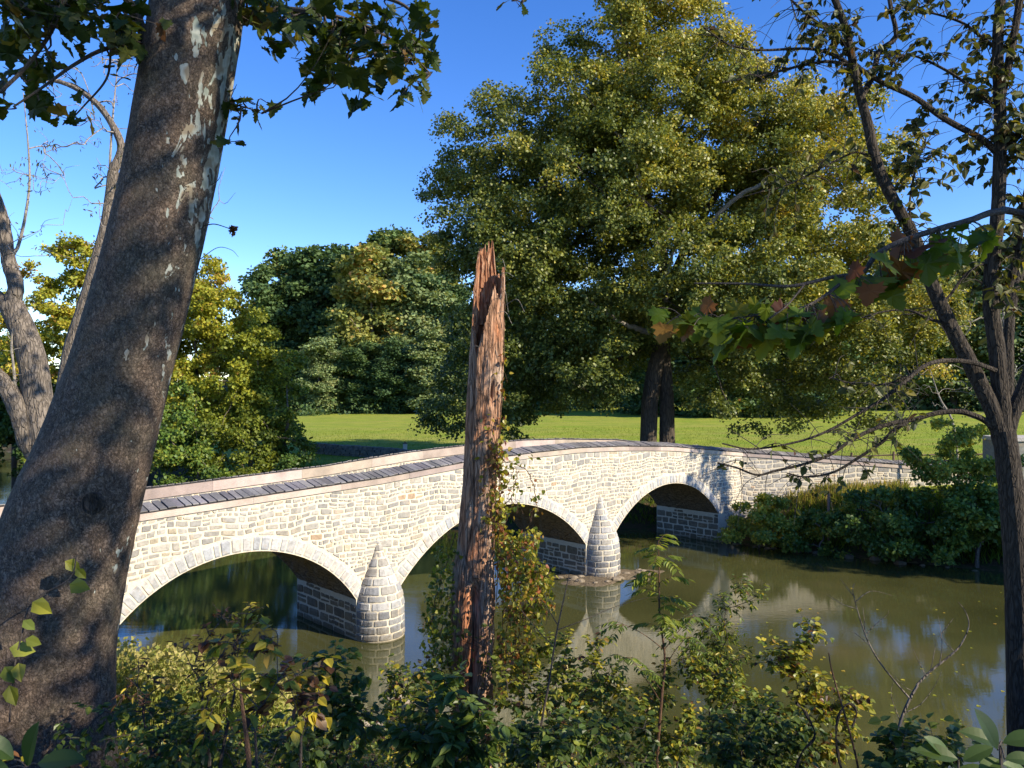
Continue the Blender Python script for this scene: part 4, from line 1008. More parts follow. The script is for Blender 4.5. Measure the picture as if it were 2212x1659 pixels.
mb.add(v.reshape(-1, 3), np.stack([a, b, b + kk, a + kk], 1), tn)
mb.build('trunk', M['syc_bark'], lt, smooth=True)
mb = MB(); kc = at(198, 1088, 6.42)     # old branch scar
for r_, zz in ((.085, .0), (.055, .015)):
    a = np.linspace(0, 2*math.pi, 14, endpoint=False); ring = kc + np.stack([np.cos(a) * r_, np.full(14, -zz), np.sin(a) * r_ * 1.1], 1); ring2 = ring + (0, .06, 0)
    mb.add(np.vstack([ring, ring2]), [(k, (k+1) % 14, (k+1) % 14 + 14, k + 14) for k in range(14)], .5)
    ctr = len(ring); mb.add(np.vstack([ring, [kc + (0, -zz + .02, 0)]]), [(k, 14, (k+1) % 14) for k in range(14)], np.full((14, 3), .5))
mb.build('branch_scar', M['bark_dark'], lt)
# boughs and leaves of the leaning trunk, seen from below
mbw = MB(); mbl = MB()
def bough(mbw, path, r0, r1, k=6):
    p = catmull([at(*q) for q in path], max(10, len(path) * 6)); tube(mbw, p, np.linspace(r0, r1, len(p)), k); return p
def spray(mbw, mbl, pts_, size, kind, nl, hue, hv=.15, twig=.25, down=.5, near=None, mi=0, spread=.6):
    """short twigs at the points, each ending in hanging leaves"""
    for c in pts_:
        d = unit(rng.standard_normal(3) * (1, 1, .5)); e = c + d * twig
        s = near[np.argmin(np.linalg.norm(near - c, axis=1))] if near is not None else c - d * twig
        tube(mbw, catmull([s, (s + c) / 2 + rnd(1)[0] * .05, c, e], 8), np.linspace(.010, .003, 8) * (size / .16), 4, mi=mi)
        n = nl; P = np.linspace(c - d * twig * .3, e, n) + rnd(n) * size * spread
        ax = rnd(n) * .8 + d * .4 + (0, 0, -down); nr = rnd(n) * .6 + (0, -.25, .9)
        put_leaves(mbl, P, ax, nr, U(.5, 1.2, n) * size, kind, hue + rng.normal(0, hv, n), None, U(.75, 1.05))
mbA = MB(); mbB = MB()
w1 = bough(mbA, [(330, 150, 6.9), (305, 60, 6.8), (270, -10, 6.6), (200, -120, 6.4)], .055, .03)
w2 = bough(mbA, [(315, 95, 6.9), (230, 105, 6.8), (160, 140, 6.7), (90, 190, 6.6), (30, 230, 6.5)], .022, .008)
w3 = bough(mbA, [(240, 104, 6.8), (230, 170, 6.7), (180, 230, 6.7), (150, 262, 6.6)], .012, .006)
w4 = bough(mbA, [(0, 200, 6.4), (60, 140, 6.5), (110, 70, 6.6), (140, 0, 6.6), (200, -60, 6.6)], .016, .02)
w5 = bough(mbB, [(510, 40, 7.1), (600, 20, 7.2), (700, 30, 7.2), (800, 60, 7.2), (880, 110, 7.2), (930, 160, 7.2)], .03, .006)
w6 = bough(mbB, [(440, -60, 7.1), (600, -40, 7.3), (760, -20, 7.3), (870, 10, 7.3), (920, 70, 7.3)], .04, .008)
w7 = bough(mbw, [(478, 215, 7.1), (505, 225, 7.0), (540, 235, 7.0), (565, 245, 7.0)], .012, .004)
w8 = bough(mbB, [(760, -20, 7.3), (880, -80, 7.3), (1000, -60, 7.2), (1080, -20, 7.2), (1125, 5, 7.2)], .01, .005)
near = np.concatenate([w1, w2, w3, w4, w5, w6, w7, w8])
def region(n, boxes):
    out = []; ar = np.array([(b[1]-b[0]) * (b[3]-b[2]) * b[4] for b in boxes]); ks = rng.choice(len(boxes), n, p=ar / ar.sum())
    for k in ks:
        b = boxes[k]; out.append(at(U(b[0], b[1]), U(b[2], b[3]), U(b[5], b[6])))
    return np.array(out)
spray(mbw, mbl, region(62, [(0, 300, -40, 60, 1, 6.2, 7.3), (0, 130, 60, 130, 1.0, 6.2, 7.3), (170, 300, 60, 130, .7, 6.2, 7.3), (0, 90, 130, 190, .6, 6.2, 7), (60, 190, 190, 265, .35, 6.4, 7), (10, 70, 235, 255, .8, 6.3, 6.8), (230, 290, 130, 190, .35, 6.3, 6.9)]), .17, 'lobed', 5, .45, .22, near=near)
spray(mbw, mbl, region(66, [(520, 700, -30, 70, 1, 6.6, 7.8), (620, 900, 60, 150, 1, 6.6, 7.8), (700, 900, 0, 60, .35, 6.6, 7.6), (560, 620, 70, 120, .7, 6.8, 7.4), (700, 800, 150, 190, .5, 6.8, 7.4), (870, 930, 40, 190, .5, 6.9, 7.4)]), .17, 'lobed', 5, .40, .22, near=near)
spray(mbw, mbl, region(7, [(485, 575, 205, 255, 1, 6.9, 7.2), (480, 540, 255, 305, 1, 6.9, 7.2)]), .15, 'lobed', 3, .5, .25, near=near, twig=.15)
spray(mbw, mbl, region(2, [(1115, 1140, 0, 18, 1, 7.1, 7.3)]), .13, 'lobed', 2, .6, .25, near=near, twig=.1)
w9 = bough(mbw, [(440, 488, 7.0), (462, 484, 7.0), (485, 490, 7.0), (505, 498, 7.0)], .006, .003, 4)
w10 = bough(mbw, [(432, 560, 7.0), (470, 535, 7.0), (500, 540, 7.0), (515, 555, 7.0)], .004, .0015, 4); bough(mbw, [(446, 405, 7.0), (470, 390, 7.0), (480, 370, 7.0)], .005, .002, 4)
put_leaves(mbl, np.tile(at(502, 496, 7), (9, 1)) + rnd(9) * .025, rnd(9), rnd(9), U(.05, .09, 9), 'lobed', U(.93, 1, 9))
# crown above the picture, so that its shade falls as it should
hi = np.stack([U(-9, 3, 150), U(3, 11, 150), U(14.0, 19, 150)], 1); hi = hi[(hi[:, 2] - 9) / hi[:, 1] > .56]
clump_leaves(mbl, hi, .7, 14, .19, 'lobed_far', .45, .15)
mbA.build('bough', M['twig'], lt); mbB.build('bough', M['twig'], lt); mbw.build('twigs', M['twig'], lt); mbl.build('foliage', M['backlit_leaf'], lt)

# vine leaves climbing the leaning trunk
tv = thing('trunk_vine', 'few bright green vine leaves clinging to the leaning trunk', 'vine')
mbw = MB(); mbl = MB(); vp = catmull([at(20, 1560, 6.0), at(30, 1450, 6.0), at(45, 1380, 6.05), at(70, 1300, 6.15), at(150, 1250, 6.3), at(165, 1200, 6.33)], 30); tube(mbw, vp, .006, 5)
q = np.array([at(140, 1212, 6.30), at(165, 1228, 6.32), at(150, 1262, 6.28), at(70, 1300, 6.1), at(50, 1340, 6.05), at(20, 1400, 6.0), at(40, 1432, 6.0), at(10, 1440, 6.0), at(55, 1380, 6.0), at(20, 1480, 5.95)])
put_leaves(mbl, q, rnd(10) * .5 + (.6, 0, -.6), rnd(10) * .3 + (0.2, -1, .5), U(.10, .2, 10), 'ovate', U(.4, .8, 10), U(.5, .8, 10)); mbw.build('stem', M['twig'], tv); mbl.build('leaves', M['ivy_leaf'], tv)

# ------------------------------------------------------------------ gnarled tree on the near bank, left
gt = thing('gnarled_tree', 'gnarled grey barked forked tree with bare twigs beside the leaning trunk', 'tree')
mb = MB(); mbt = MB()
def ppath(q, n=30): return catmull([at(*x) for x in q], n)
px14 = 14 / F
tube(mb, ppath([(190, 1700, 14), (165, 1300, 14), (130, 1080, 14), (100, 960, 14), (84, 880, 14), (70, 780, 14), (48, 710, 14), (22, 655, 14)]), np.linspace(38, 24, 30) * px14, 16, .02)
tube(mb, ppath([(22, 660, 14), (34, 620, 14), (18, 560, 14), (6, 480, 14), (-20, 400, 14)]), np.linspace(17, 12, 30) * px14, 12, .03)
tube(mb, ppath([(28, 668, 14), (-10, 640, 14), (-60, 600, 14.2), (-130, 500, 14.5)]), np.linspace(17, 12, 30) * px14, 12, .03)
tube(mb, ppath([(88, 990, 14), (62, 950, 13.9), (38, 880, 13.8), (10, 830, 13.8), (-20, 800, 13.8)]), np.linspace(24, 15, 30) * px14, 12, .03)
tr = ppath([(-20, 400, 14), (0, 330, 14), (10, 250, 14)], 10)
tg = region(60, [(-80, 130, 330, 600, 1, 13.4, 15), (60, 240, 300, 560, .7, 13.4, 15)])
skeleton(mbt, [at(14, 560, 14), at(40, 530, 14), at(62, 420, 14), at(62, 330, 14), at(50, 200, 14)], [.035, .03, .022, .016, .006], tg[:38], tip=.0045, k=4, step=.22, sag=.3, start=.1, kt=6)
mbt.build('twigs', M['pale_twig'], gt); mbt = MB()
skeleton(mbt, [at(40, 895, 13.9), at(30, 800, 13.8), at(25, 740, 13.8), at(30, 690, 13.8)], [.03, .025, .02, .006], region(14, [(0, 75, 640, 860, 1, 13.4, 14.4)]), tip=.0045, k=4, step=.2, sag=.3, start=.1, kt=6)
mb.build('trunk', M['bark_grey'], gt); mbt.build('twigs', M['pale_twig'], gt)
mbl = MB(); clump_leaves(mbl, tg[::3], .12, 6, .07, 'lance', .6, .3, down=.6); mbl.build('foliage', M['thin_leaf'], gt)
# second tree behind the leaning trunk
bt = thing('bare_tree', 'slim grey tree with fine bare branches rising behind the leaning trunk', 'tree')
mb = MB(); mbt = MB(); p18 = 18 / F
tube(mb, ppath([(90, 1700, 18), (110, 1150, 18), (150, 800, 18), (180, 680, 18), (205, 590, 18), (232, 480, 18), (245, 370, 18)], 40), np.linspace(24, 11, 40) * p18, 12, .02)
bp = ppath([(245, 370, 18), (262, 320, 18), (240, 265, 18), (200, 215, 18), (140, 180, 18), (60, 165, 18)], 24); tube(mb, bp, np.linspace(10, 3.5, 24) * p18, 8, .05)
tg = region(110, [(60, 330, 120, 420, 1, 17, 19.5), (180, 330, 330, 560, .6, 17, 19), (440, 520, 350, 520, .15, 17, 18), (240, 340, 60, 200, .8, 17, 19)])
skeleton(mbt, [at(150, 780, 18), at(205, 590, 18), at(232, 470, 18), at(240, 300, 18), at(255, 130, 18)], [.05, .045, .04, .03, .01], tg, tip=.0075, k=4, step=.35, sag=.25, start=.3, kt=6)
mb.build('trunk', M['bark_grey'], bt); mbt.build('branches', M['pale_twig'], bt)
mbl = MB(); clump_leaves(mbl, tg[::2], .2, 5, .10, 'lance', .75, .25, down=.5); mbl.build('foliage', M['thin_leaf'], bt)

# ------------------------------------------------------------------ the snag (broken dead trunk)
sn = thing('broken_snag', 'tall reddish brown dead trunk snapped off at a jagged hollow top', 'dead tree')
YS = 10.0; ps = YS / F
ly = [1800, 1659, 1500, 1400, 1300, 1240, 1180, 1100, 1000, 900, 800, 700, 640, 560, 500]
ll = [962, 975, 977, 975, 976, 982, 990, 997, 1004, 1010, 1014, 1019, 1023, 1027, 1030]
lr = [1068, 1060, 1062, 1064, 1067, 1068, 1069, 1072, 1075, 1080, 1086, 1088, 1089, 1090, 1091]
NZ, NT = 240, 96
yy = np.linspace(1800, 505, NZ); L_ = np.interp(-yy, [-v for v in ly], ll); R_ = np.interp(-yy, [-v for v in ly], lr)
cxp = (L_ + R_) / 2; rp = (R_ - L_) / 2
th = np.linspace(-math.pi, math.pi, NT, endpoint=False)     # 0 faces the camera, + to the right
# height of the break round the trunk, as photo rows
fx = np.array([-180, -160, -140, -118, -100, -88, -76, -62, -50, -40, -28, -20, -12, -4, 4, 14, 26, 36, 46, 54, 66, 80, 95, 112, 125, 138, 150, 160, 172, 180])
fy = np.array([523, 560, 532, 545, 575, 620, 650, 705, 765, 770, 752, 735, 712, 690, 668, 640, 630, 640, 648, 636, 606, 586, 582, 590, 600, 590, 596, 545, 518, 523.])
top = np.interp(np.degrees(th), fx, fy) + rng.normal(0, 5, NT)
TT, YY = np.meshgrid(th, yy)
rr = rp[:, None] * ps * (1 + .05 * np.sin(3 * TT + YY * .006) + .03 * np.sin(7 * TT + np.sin(YY * .02) * 1.5) + .015 * np.sin(17 * TT + 3 * np.sin(YY * .017) + np.sin(YY * .05)) + .008 * rng.standard_normal(NT)[None] + .008 * rng.standard_normal(TT.shape))
# rotten groove low on the front, and a slit running down from the hollow
gr = np.exp(-((np.degrees(TT) - (2 + 5 * np.sin(YY * .02))) / 17) ** 2) * sstep((YY - 1225) / 60) * sstep((1640 - YY) / 60)
gr2 = np.exp(-((np.degrees(TT) + 42 + (YY - 700) * .03) / 7) ** 2) * sstep((1010 - YY) / 200) * 1.3
gr3 = np.exp(-((np.degrees(TT) - 28) / 5) ** 2) * np.exp(-((YY - 845) / 22) ** 2)
gr4 = np.exp(-((np.degrees(TT) + 25 - 6 * np.sin(YY * .03)) / 5) ** 2) * sstep((YY - 940) / 40) * sstep((1260 - YY) / 60) * .35
for _ in range(26):
    ky, kt_, ph = U(.01, .09), rng.integers(1, 12), U(0, 6.3); rr *= 1 + .006 * np.sin(ky * YY + kt_ * TT + ph)
rr *= 1 - .62 * np.clip(gr + gr2 * .6 + gr3 * .6 + gr4, 0, 1)
cx = (cxp[:, None] - 1106) * ps
def shell(f):
    y_clamped = np.maximum(YY, top[None]); zz = 9 + (829.5 - y_clamped) * ps
    c_ = np.interp(-y_clamped, -yy, cxp) ; c_ = (c_ - 1106) * ps
    rj = rr * f
    return np.stack([c_ + rj * np.sin(TT), YS - rj * np.cos(TT), zz], -1)
outer, inner = shell(1.0), shell(.86)
i, j = np.meshgrid(np.arange(NZ - 1), np.arange(NT), indexing='ij'); a = (i * NT + j).ravel(); b = (i * NT + (j + 1) % NT).ravel()
fs = np.stack([a, b, b + NT, a + NT], 1); yq = YY.ravel()
tq = np.broadcast_to(top, YY.shape).ravel(); keepf = (yq[a] > tq[a]) | (yq[b] > tq[b])
mb = MB(); mb.add(outer.reshape(-1, 3), fs[keepf]); mb.build('bark_shell', M['stump'], sn, smooth=False)
mb = MB(); ki = keepf & (yq[a] < 900); mb.add(inner.reshape(-1, 3), fs[ki][:, ::-1])
# the rim that joins them
io = (np.abs(YY - top[None])).argmin(0); io = np.array([np.argmax(yy <= t) for t in top])
o_ = outer[io, np.arange(NT)]; n_ = inner[io, np.arange(NT)]; m_ = np.vstack([o_, n_]); k = np.arange(NT)
mb.add(m_, np.stack([k, k + NT, (k + 1) % NT + NT, (k + 1) % NT], 1))
c_in = np.array([(1050 - 1106) * ps, YS, 9 + (829.5 - 895) * ps]); a_ = np.linspace(0, 2*math.pi, 20, endpoint=False)
mb.add(np.vstack([c_in + np.stack([np.cos(a_) * .19, np.sin(a_) * .19, 0 * a_], 1), [c_in]]), [(q, (q+1) % 20, 20) for q in range(20)], np.full((20, 3), .5))
mb.build('hollow', M['heart'], sn)
mb = MB()
for px, y0, y1, w_, dy in ((1037, 700, 533, 4.5, .12), (1046, 690, 524, 4, .14), (1056, 660, 516, 5, .15), (1030, 720, 578, 4, .02), (1041, 620, 545, 3, .1), (1061, 640, 560, 4, .13), (1027, 760, 640, 3, -.04), (1068, 640, 590, 4, .1), (1051, 650, 540, 3, .13)):
    n = 12; t = np.linspace(0, 1, n); p = np.stack([(px - 1106 + np.sin(t * 5 + px) * 1.2) * ps, np.full(n, YS + dy), 9 + (829.5 - (y0 + (y1 - y0) * t)) * ps], 1)
    tube(mb, p, np.interp(t, [0, .7, 1], [w_ * 1.4, w_, .8]) * ps, 5, .22)
mb.build('splinters', M['heart'], sn)
mb = MB()
for _ in range(9):
    s = at(U(1028, 1092), U(560, 760), 9.85); d = np.array([U(-.1, .16), U(-.1, 0), 0]); p = catmull([s, s + d + (0, 0, U(.02, .1)), s + d * 1.6 + (0, 0, U(-.2, 0))], 10); tube(mb, p, .0028, 4)
mb.build('tendrils', M['pale_twig'], sn)

# vines on and beside the snag
def vine(name, label, boxes, stems, n, size, hue, kind='heart', hang=.5, group=None, mat='ivy_leaf', hv=.2, per=1):
    o = thing(name, label, 'vine', group); mbw = MB(); mbl = MB()
    pa = []
    for s in stems:
        p = ppath(s, 26); p += rng.normal(0, .008, p.shape); tube(mbw, p, .0055, 4); pa.append(p)
    pa = np.concatenate(pa) if pa else None
    c = region(n, boxes)
    for q in c[:: 7]:
        if pa is not None:
            s = pa[np.argmin(np.linalg.norm(pa - q, axis=1))]
            if np.linalg.norm(s - q) < 1.2: tube(mbw, catmull([s, (s + q) / 2 + rnd(1)[0] * .06, q, q + (U(-.05, .05), 0, -.12)], 9), .003, 4)
    clump_leaves(mbl, c, .09, per, size, kind, hue, hv, down=hang, up=.3, out=.6)
    mbw.build('stems', M['red_twig'], o); mbl.build('leaves', M[mat], o); return o
vine('climbing_vine', 'thin vine with drying leaves running up the sunny side of the snag', [(1074, 1094, 760, 950, .3, 9.8, 10.0), (1068, 1090, 950, 1160, 1.2, 9.75, 10.0), (1040, 1080, 900, 1160, .25, 9.7, 9.8)],
     [[(1075, 1300, 9.8), (1078, 1100, 9.85), (1080, 950, 9.85), (1086, 800, 9.85), (1090, 700, 9.85), (1088, 600, 9.85)], [(1065, 1200, 9.75), (1072, 1000, 9.75), (1084, 850, 9.8)]], 190, .062, .85, per=2)
vine('hanging_vine', 'loose vine sprays dangling in front of the middle arch beside the snag', [(1078, 1160, 985, 1010, .3, 9.7, 10), (1100, 1125, 1000, 1110, .7, 9.7, 10), (1140, 1165, 1010, 1110, .6, 9.7, 10), (1080, 1120, 1085, 1120, .8, 9.7, 10)],
     [[(1078, 990, 9.85), (1100, 1000, 9.85), (1130, 1010, 9.85), (1150, 1040, 9.85), (1163, 1105, 9.85)], [(1080, 1060, 9.85), (1100, 1040, 9.85), (1112, 1010, 9.85)], [(1085, 1100, 9.85), (1105, 1070, 9.85), (1120, 1015, 9.85)]], 95, .055, .6, per=1)
vine('vine_curtain', 'sunlit yellow green vine heaped against the snag above the far water', [(1075, 1165, 1145, 1250, 1.2, 9.5, 10.4), (1080, 1190, 1220, 1330, 1.3, 9.5, 10.4), (1080, 1160, 1330, 1420, 1.0, 9.5, 10.3), (1080, 1130, 1420, 1500, .9, 9.4, 10.2)],
     [[(1080, 1500, 9.9), (1090, 1300, 9.9), (1120, 1180, 9.9), (1140, 1150, 9.9)], [(1080, 1400, 9.8), (1130, 1250, 9.8), (1185, 1240, 9.8)], [(1090, 1500, 9.8), (1110, 1400, 9.8), (1150, 1300, 9.8)]], 900, .062, .72, per=2)
vine('vine_curtain', 'darker vine hanging off the shaded side of the snag over the water', [(925, 985, 1240, 1330, .7, 9.6, 10.4), (940, 985, 1180, 1240, .5, 9.6, 10.4), (915, 985, 1330, 1430, .8, 9.6, 10.4), (900, 990, 1430, 1520, .8, 9.6, 10.4)],
     [[(985, 1150, 10), (965, 1220, 10), (940, 1300, 10), (930, 1380, 10)], [(985, 1250, 10), (955, 1350, 10), (935, 1430, 10)], [(985, 1400, 10), (950, 1450, 10), (930, 1520, 10)]], 520, .06, .5, per=2)
vine('creeper', 'green creeper leaves over the dark rotten foot of the snag', [(985, 1065, 1350, 1430, .35, 9.5, 9.7), (1040, 1075, 1420, 1640, .6, 9.5, 9.7), (980, 1040, 1500, 1650, .7, 9.3, 9.6)], [[(1000, 1650, 9.5), (1030, 1500, 9.6), (1050, 1400, 9.65)]], 170, .06, .4, per=1)

# ------------------------------------------------------------------ slender forked tree, right
rt = thing('slender_forked_tree', 'dark slender tree forking into several stems, sparse curled leaves, closest on the river side', 'tree')
mb = MB(); p7 = 7 / F
def limb(q, r0, r1, k=10, n=40, z=7.0, rough=.02, mi=0, tgt=None):
    p = catmull([at(x[0], x[1], x[2] if len(x) > 2 else z) for x in q], n); tube(tgt or mb, p, np.linspace(r0, r1, n) * p7, k, rough, mi); return p
trunkp = limb([(2225, 1900), (2212, 1700), (2205, 1450), (2200, 1250), (2190, 1120), (2179, 1010), (2168, 930)], 31, 23, 16)
L1 = limb([(2166, 960), (2146, 890), (2120, 835), (2088, 770), (2048, 693), (2010, 606), (1975, 515), (1925, 423), (1893, 350), (1877, 277), (1860, 213), (1845, 150), (1826, 60), (1796, -20), (1770, -90)], 18, 6, 12, 60, rough=.03)
L2 = limb([(2172, 980), (2166, 900), (2160, 840), (2153, 753), (2140, 653), (2145, 553), (2155, 467), (2160, 333), (2160, 233), (2155, 100), (2162, 0), (2175, -90)], 19, 9, 12, 60, rough=.03)
L3 = limb([(2168, 990), (2182, 910), (2215, 830), (2260, 700), (2300, 560)], 17, 12, 10)
L4 = limb([(2162, 215), (2178, 140), (2200, 20), (2215, -80)], 9, 7, 8)
L5 = limb([(2146, 680), (2185, 600), (2200, 520), (2212, 440), (2240, 330)], 10, 6, 8)
L6 = limb([(2176, 1000, 7.3), (2178, 850, 7.6), (2180, 700, 7.7), (2200, 600, 7.8), (2230, 500, 7.9)], 14, 9, 8)
B1_ = limb([(2156, 332), (2120, 300), (2041, 257), (1975, 210), (1905, 178), (1860, 150), (1841, 141), (1790, 115), (1740, 105), (1640, 108), (1575, 96), (1520, 60)], 7.5, 1.6, 8, 50)
B2_ = limb([(1842, 143), (1790, 133), (1730, 142), (1680, 155), (1620, 168), (1560, 178)], 4, 1.5, 6)
B3_ = limb([(1858, 213, 7.1), (1885, 165, 7.2), (1900, 110, 7.3), (1935, 80, 7.3), (1925, 20, 7.3), (1915, -40, 7.3)], 7, 4, 8)
B4_ = limb([(1838, 100), (1780, 60), (1730, 20), (1690, -20)], 4, 2, 6)
B5_ = limb([(2150, 935), (2131, 911), (2100, 896), (2068, 889), (2020, 893), (1975, 906), (1925, 915), (1875, 932), (1833, 955), (1791, 983), (1735, 1003), (1675, 1017), (1635, 1026), (1590, 1010), (1550, 1000)], 7, 1.6, 10, 60)
B6_ = limb([(1960, 911), (1930, 930), (1905, 955), (1860, 985), (1800, 1020), (1740, 1030), (1700, 1022)], 5, 1.5, 7)
B7_ = limb([(2150, 800, 6.9), (2100, 783, 6.8), (2041, 779, 6.7), (1998, 790, 6.6), (1960, 820, 6.5), (1910, 860, 6.4), (1860, 890, 6.4), (1790, 930, 6.4), (1720, 955, 6.4), (1625, 970, 6.4), (1560, 958, 6.4)], 5.5, 1.5, 8, 60)
B8_ = limb([(1966, 812, 6.5), (1920, 828, 6.5), (1860, 832, 6.5), (1790, 815, 6.5)], 3, 1.3, 6)
B9_ = limb([(2050, 700), (2010, 690), (1960, 670), (1900, 675), (1850, 690)], 4, 1.3, 6)
B10 = limb([(1895, 350), (1860, 330), (1830, 335), (1770, 365), (1700, 400), (1640, 415)], 3, 1.3, 6)
B11 = limb([(2150, 560), (2090, 590), (2050, 640), (2020, 665), (1960, 680)], 4, 1.5, 6)
B12 = limb([(2152, 330), (2200, 290), (2240, 270)], 5, 3, 6); B13 = limb([(2160, 110), (2120, 80), (2080, 50), (2020, 30), (1960, 20)], 4, 1.5, 6)
B14 = limb([(2158, 240), (2100, 190), (2040, 150), (1970, 120), (1920, 130)], 4, 1.5, 6)
B15 = limb([(1972, 505), (1965, 440), (1980, 360), (2000, 300)], 3, 1.5, 6)
mb.build('trunk', M['bark_dark'], rt)
mbw = MB(); mbl = MB()
brs = np.concatenate([B1_, B2_, B3_, B4_, B5_[20:], B6_, B7_[15:], B8_, B9_, B10, B11, B12, B13, B14, B15, L4, L2[40:], L1[42:], L5])
def twigs_with_leaves(mbw, mbl, starts, n, length, leaf, kind, hue, hv, nl, comp=.6, away=None, bare=.2):
    ii = rng.integers(0, len(starts), n)
    for k in ii:
        s = starts[k]; d = unit(rng.standard_normal(3) * (1, .8, .8) + (0, 0, .1)); L = U(.5, 1.3) * length
        p = catmull([s, s + d * L * .5 + rnd(1)[0] * L * .08, s + d * L + (0, 0, -L * U(0, .5))], 9); tube(mbw, p, np.linspace(.0045, .0015, 9), 4)
        if U(0, 1) < bare: continue
        m = nl; tq = U(.35, 1, m); P = p[np.clip((tq * 8).astype(int), 0, 8)]; sd = np.sign(U(-1, 1, m))[:, None] * unit(np.cross(d, (0, 0, 1.0)))[None]
        ax = sd * .7 + rnd(m) * .5 + np.array([0, 0, -comp]); put_leaves(mbl, P, ax, rnd(m) * .8 + (0, -.2, .5), U(.6, 1.2, m) * leaf, kind, hue + rng.normal(0, hv, m), wid=U(.7, 1.0))
twigs_with_leaves(mbw, mbl, np.concatenate([B1_, B2_, B3_, B4_, B10, B13, B14, L4, L2[38:], L1[44:], B12]), 330, .36, .085, 'ovate', .42, .25, 7)
twigs_with_leaves(mbw, mbl, np.concatenate([B5_[25:], B6_, B7_[20:], B8_]), 70, .30, .09, 'ovate', .45, .25, 4, bare=.45)
twigs_with_leaves(mbw, mbl, np.concatenate([L2[22:45], L5, B15, B12]), 170, .40, .095, 'ovate', .5, .22, 8)
twigs_with_leaves(mbw, mbl, brs, 160, .35, .07, 'ovate', .5, .2, 3, bare=.8)
mbw.build('twigs', M['twig'], rt); mbl.build('foliage', M['thin_leaf'], rt)
# spray of large sycamore leaves reaching in from the side
sb = thing('side_sycamore', 'sycamore reaching in from the side with a low bough of large green and brown leaves', 'tree')
mb = MB(); tbz = H(4.2, 3.6)
tube(mb, catmull([(4.6, 3.3, tbz - .3), (4.4, 3.4, 9), (4.5, 3.2, 12), (5.2, 2.8, 16), (6.2, 2.2, 19)], 30), np.linspace(.16, .08, 30), 12, .02); mb.build('trunk', M['bark_brown'], sb)
mbw = MB(); mbl = MB()
s1 = catmull([(4.42, 3.4, 9.35)] + [at(*q) for q in ((2260, 470, 4.3), (2161, 457, 4.1), (2091, 477, 3.95), (1975, 511, 3.8), (1900, 545, 3.75), (1860, 590, 3.7), (1801, 598, 3.7), (1708, 618, 3.7), (1608, 613, 3.75), (1500, 612, 3.8))], 60)
tube(mbw, s1, np.linspace(.022, .004, 60), 8, .04)
s2 = catmull([at(*q) for q in ((1840, 592, 3.7), (1780, 640, 3.65), (1720, 670, 3.6), (1640, 680, 3.6), (1560, 690, 3.6), (1480, 690, 3.6))], 30); tube(mbw, s2, np.linspace(.009, .003, 30), 6)
s3 = catmull([at(*q) for q in ((1740, 612, 3.7), (1700, 660, 3.6), (1660, 690, 3.55))], 12); tube(mbw, s3, np.linspace(.005, .003, 12), 6)
nr_ = np.concatenate([s1[14:], s2, s3])
lf = [(2080, 515, 4, .0, 6), (2010, 535, 3.9, .0, 6), (1950, 560, 3.85, 0, 5), (1900, 590, 3.8, 0, 4), (1890, 640, 3.8, 0, 2), (1800, 670, 3.7, 0, 5), (1750, 690, 3.65, 0, 6), (1700, 700, 3.6, 0, 5), (1640, 710, 3.6, 0, 4), (1580, 700, 3.6, 0, 5), (1520, 705, 3.6, 0, 3), (1640, 660, 3.6, 0, 3), (1840, 625, 3.7, 0, 2), (1970, 525, 3.85, 0, 2)]
for px, py, y_, _, m in lf:
    c = at(px, py, y_); m = int(m * 1.8); P = c + rnd(m) * (.09, .16, .055); near_ = nr_[np.argmin(np.linalg.norm(nr_ - c, axis=1))]
    put_leaves(mbl, P, rnd(m) * .55 + (-.35, 0, -.35), rnd(m) * .45 + (0, -.35, 1), U(.09, .16, m), 'lobed', np.where(U(0, 1, m) < .07, U(.9, 1, m), U(.2, .78, m)))
    for q in P: tube(mbw, catmull([near_, (near_ + q) / 2 + (0, 0, .02), q], 6), .0022, 4)
for px, py, h in ((1440, 700, .88), (1455, 690, .8), (1475, 690, .8), (1700, 660, 1.), (1640, 650, .8), (1490, 700, .93), (1860, 572, .98), (1425, 665, .6), (1540, 650, .95), (1600, 655, .8)):
    q = at(px, py, 3.6); put_leaves(mbl, q[None], rnd(1) * .4 + (-.4, 0, -.7), rnd(1) * .5 + (0, -.8, .5), U(.08, .12, 1), 'lobed', np.array([h])); n0 = nr_[np.argmin(np.linalg.norm(nr_ - q, axis=1))]; tube(mbw, catmull([n0, (n0 + q) / 2 + (0, 0, .02), q], 6), .0022, 4)
xa = U(6, 15.5, 230); cA = np.stack([xa, 7 - .531 * (xa + 5) + U(-3.5, 1.8, 230), .654 * (xa - 12) + U(15, 24.5, 230)], 1)
xb = U(9, 17, 110); cB = np.stack([xb, 2.2 - .531 * (xb - 12) + U(-2.4, .2, 110), .654 * (xb - 12) + U(9.6, 14, 110)], 1)
cA = cA[:190]
skeleton(mbw, [(4.5, 3.2, 12), (5.2, 2.8, 16), (8, 1.5, 18), (12, .5, 19)], [.08, .07, .05, .02], np.concatenate([cA, cB])[::6], tip=.012, k=4, step=.8)
clump_leaves(mbl, cA, .8, 22, .2, 'lobed_far', .45, .15); clump_leaves(mbl, cB[:48], .7, 9, .2, 'lobed_far', .45, .15)
mbw.build('bough', M['twig'], sb); mbl.build('foliage', M['big_leaf'], sb)

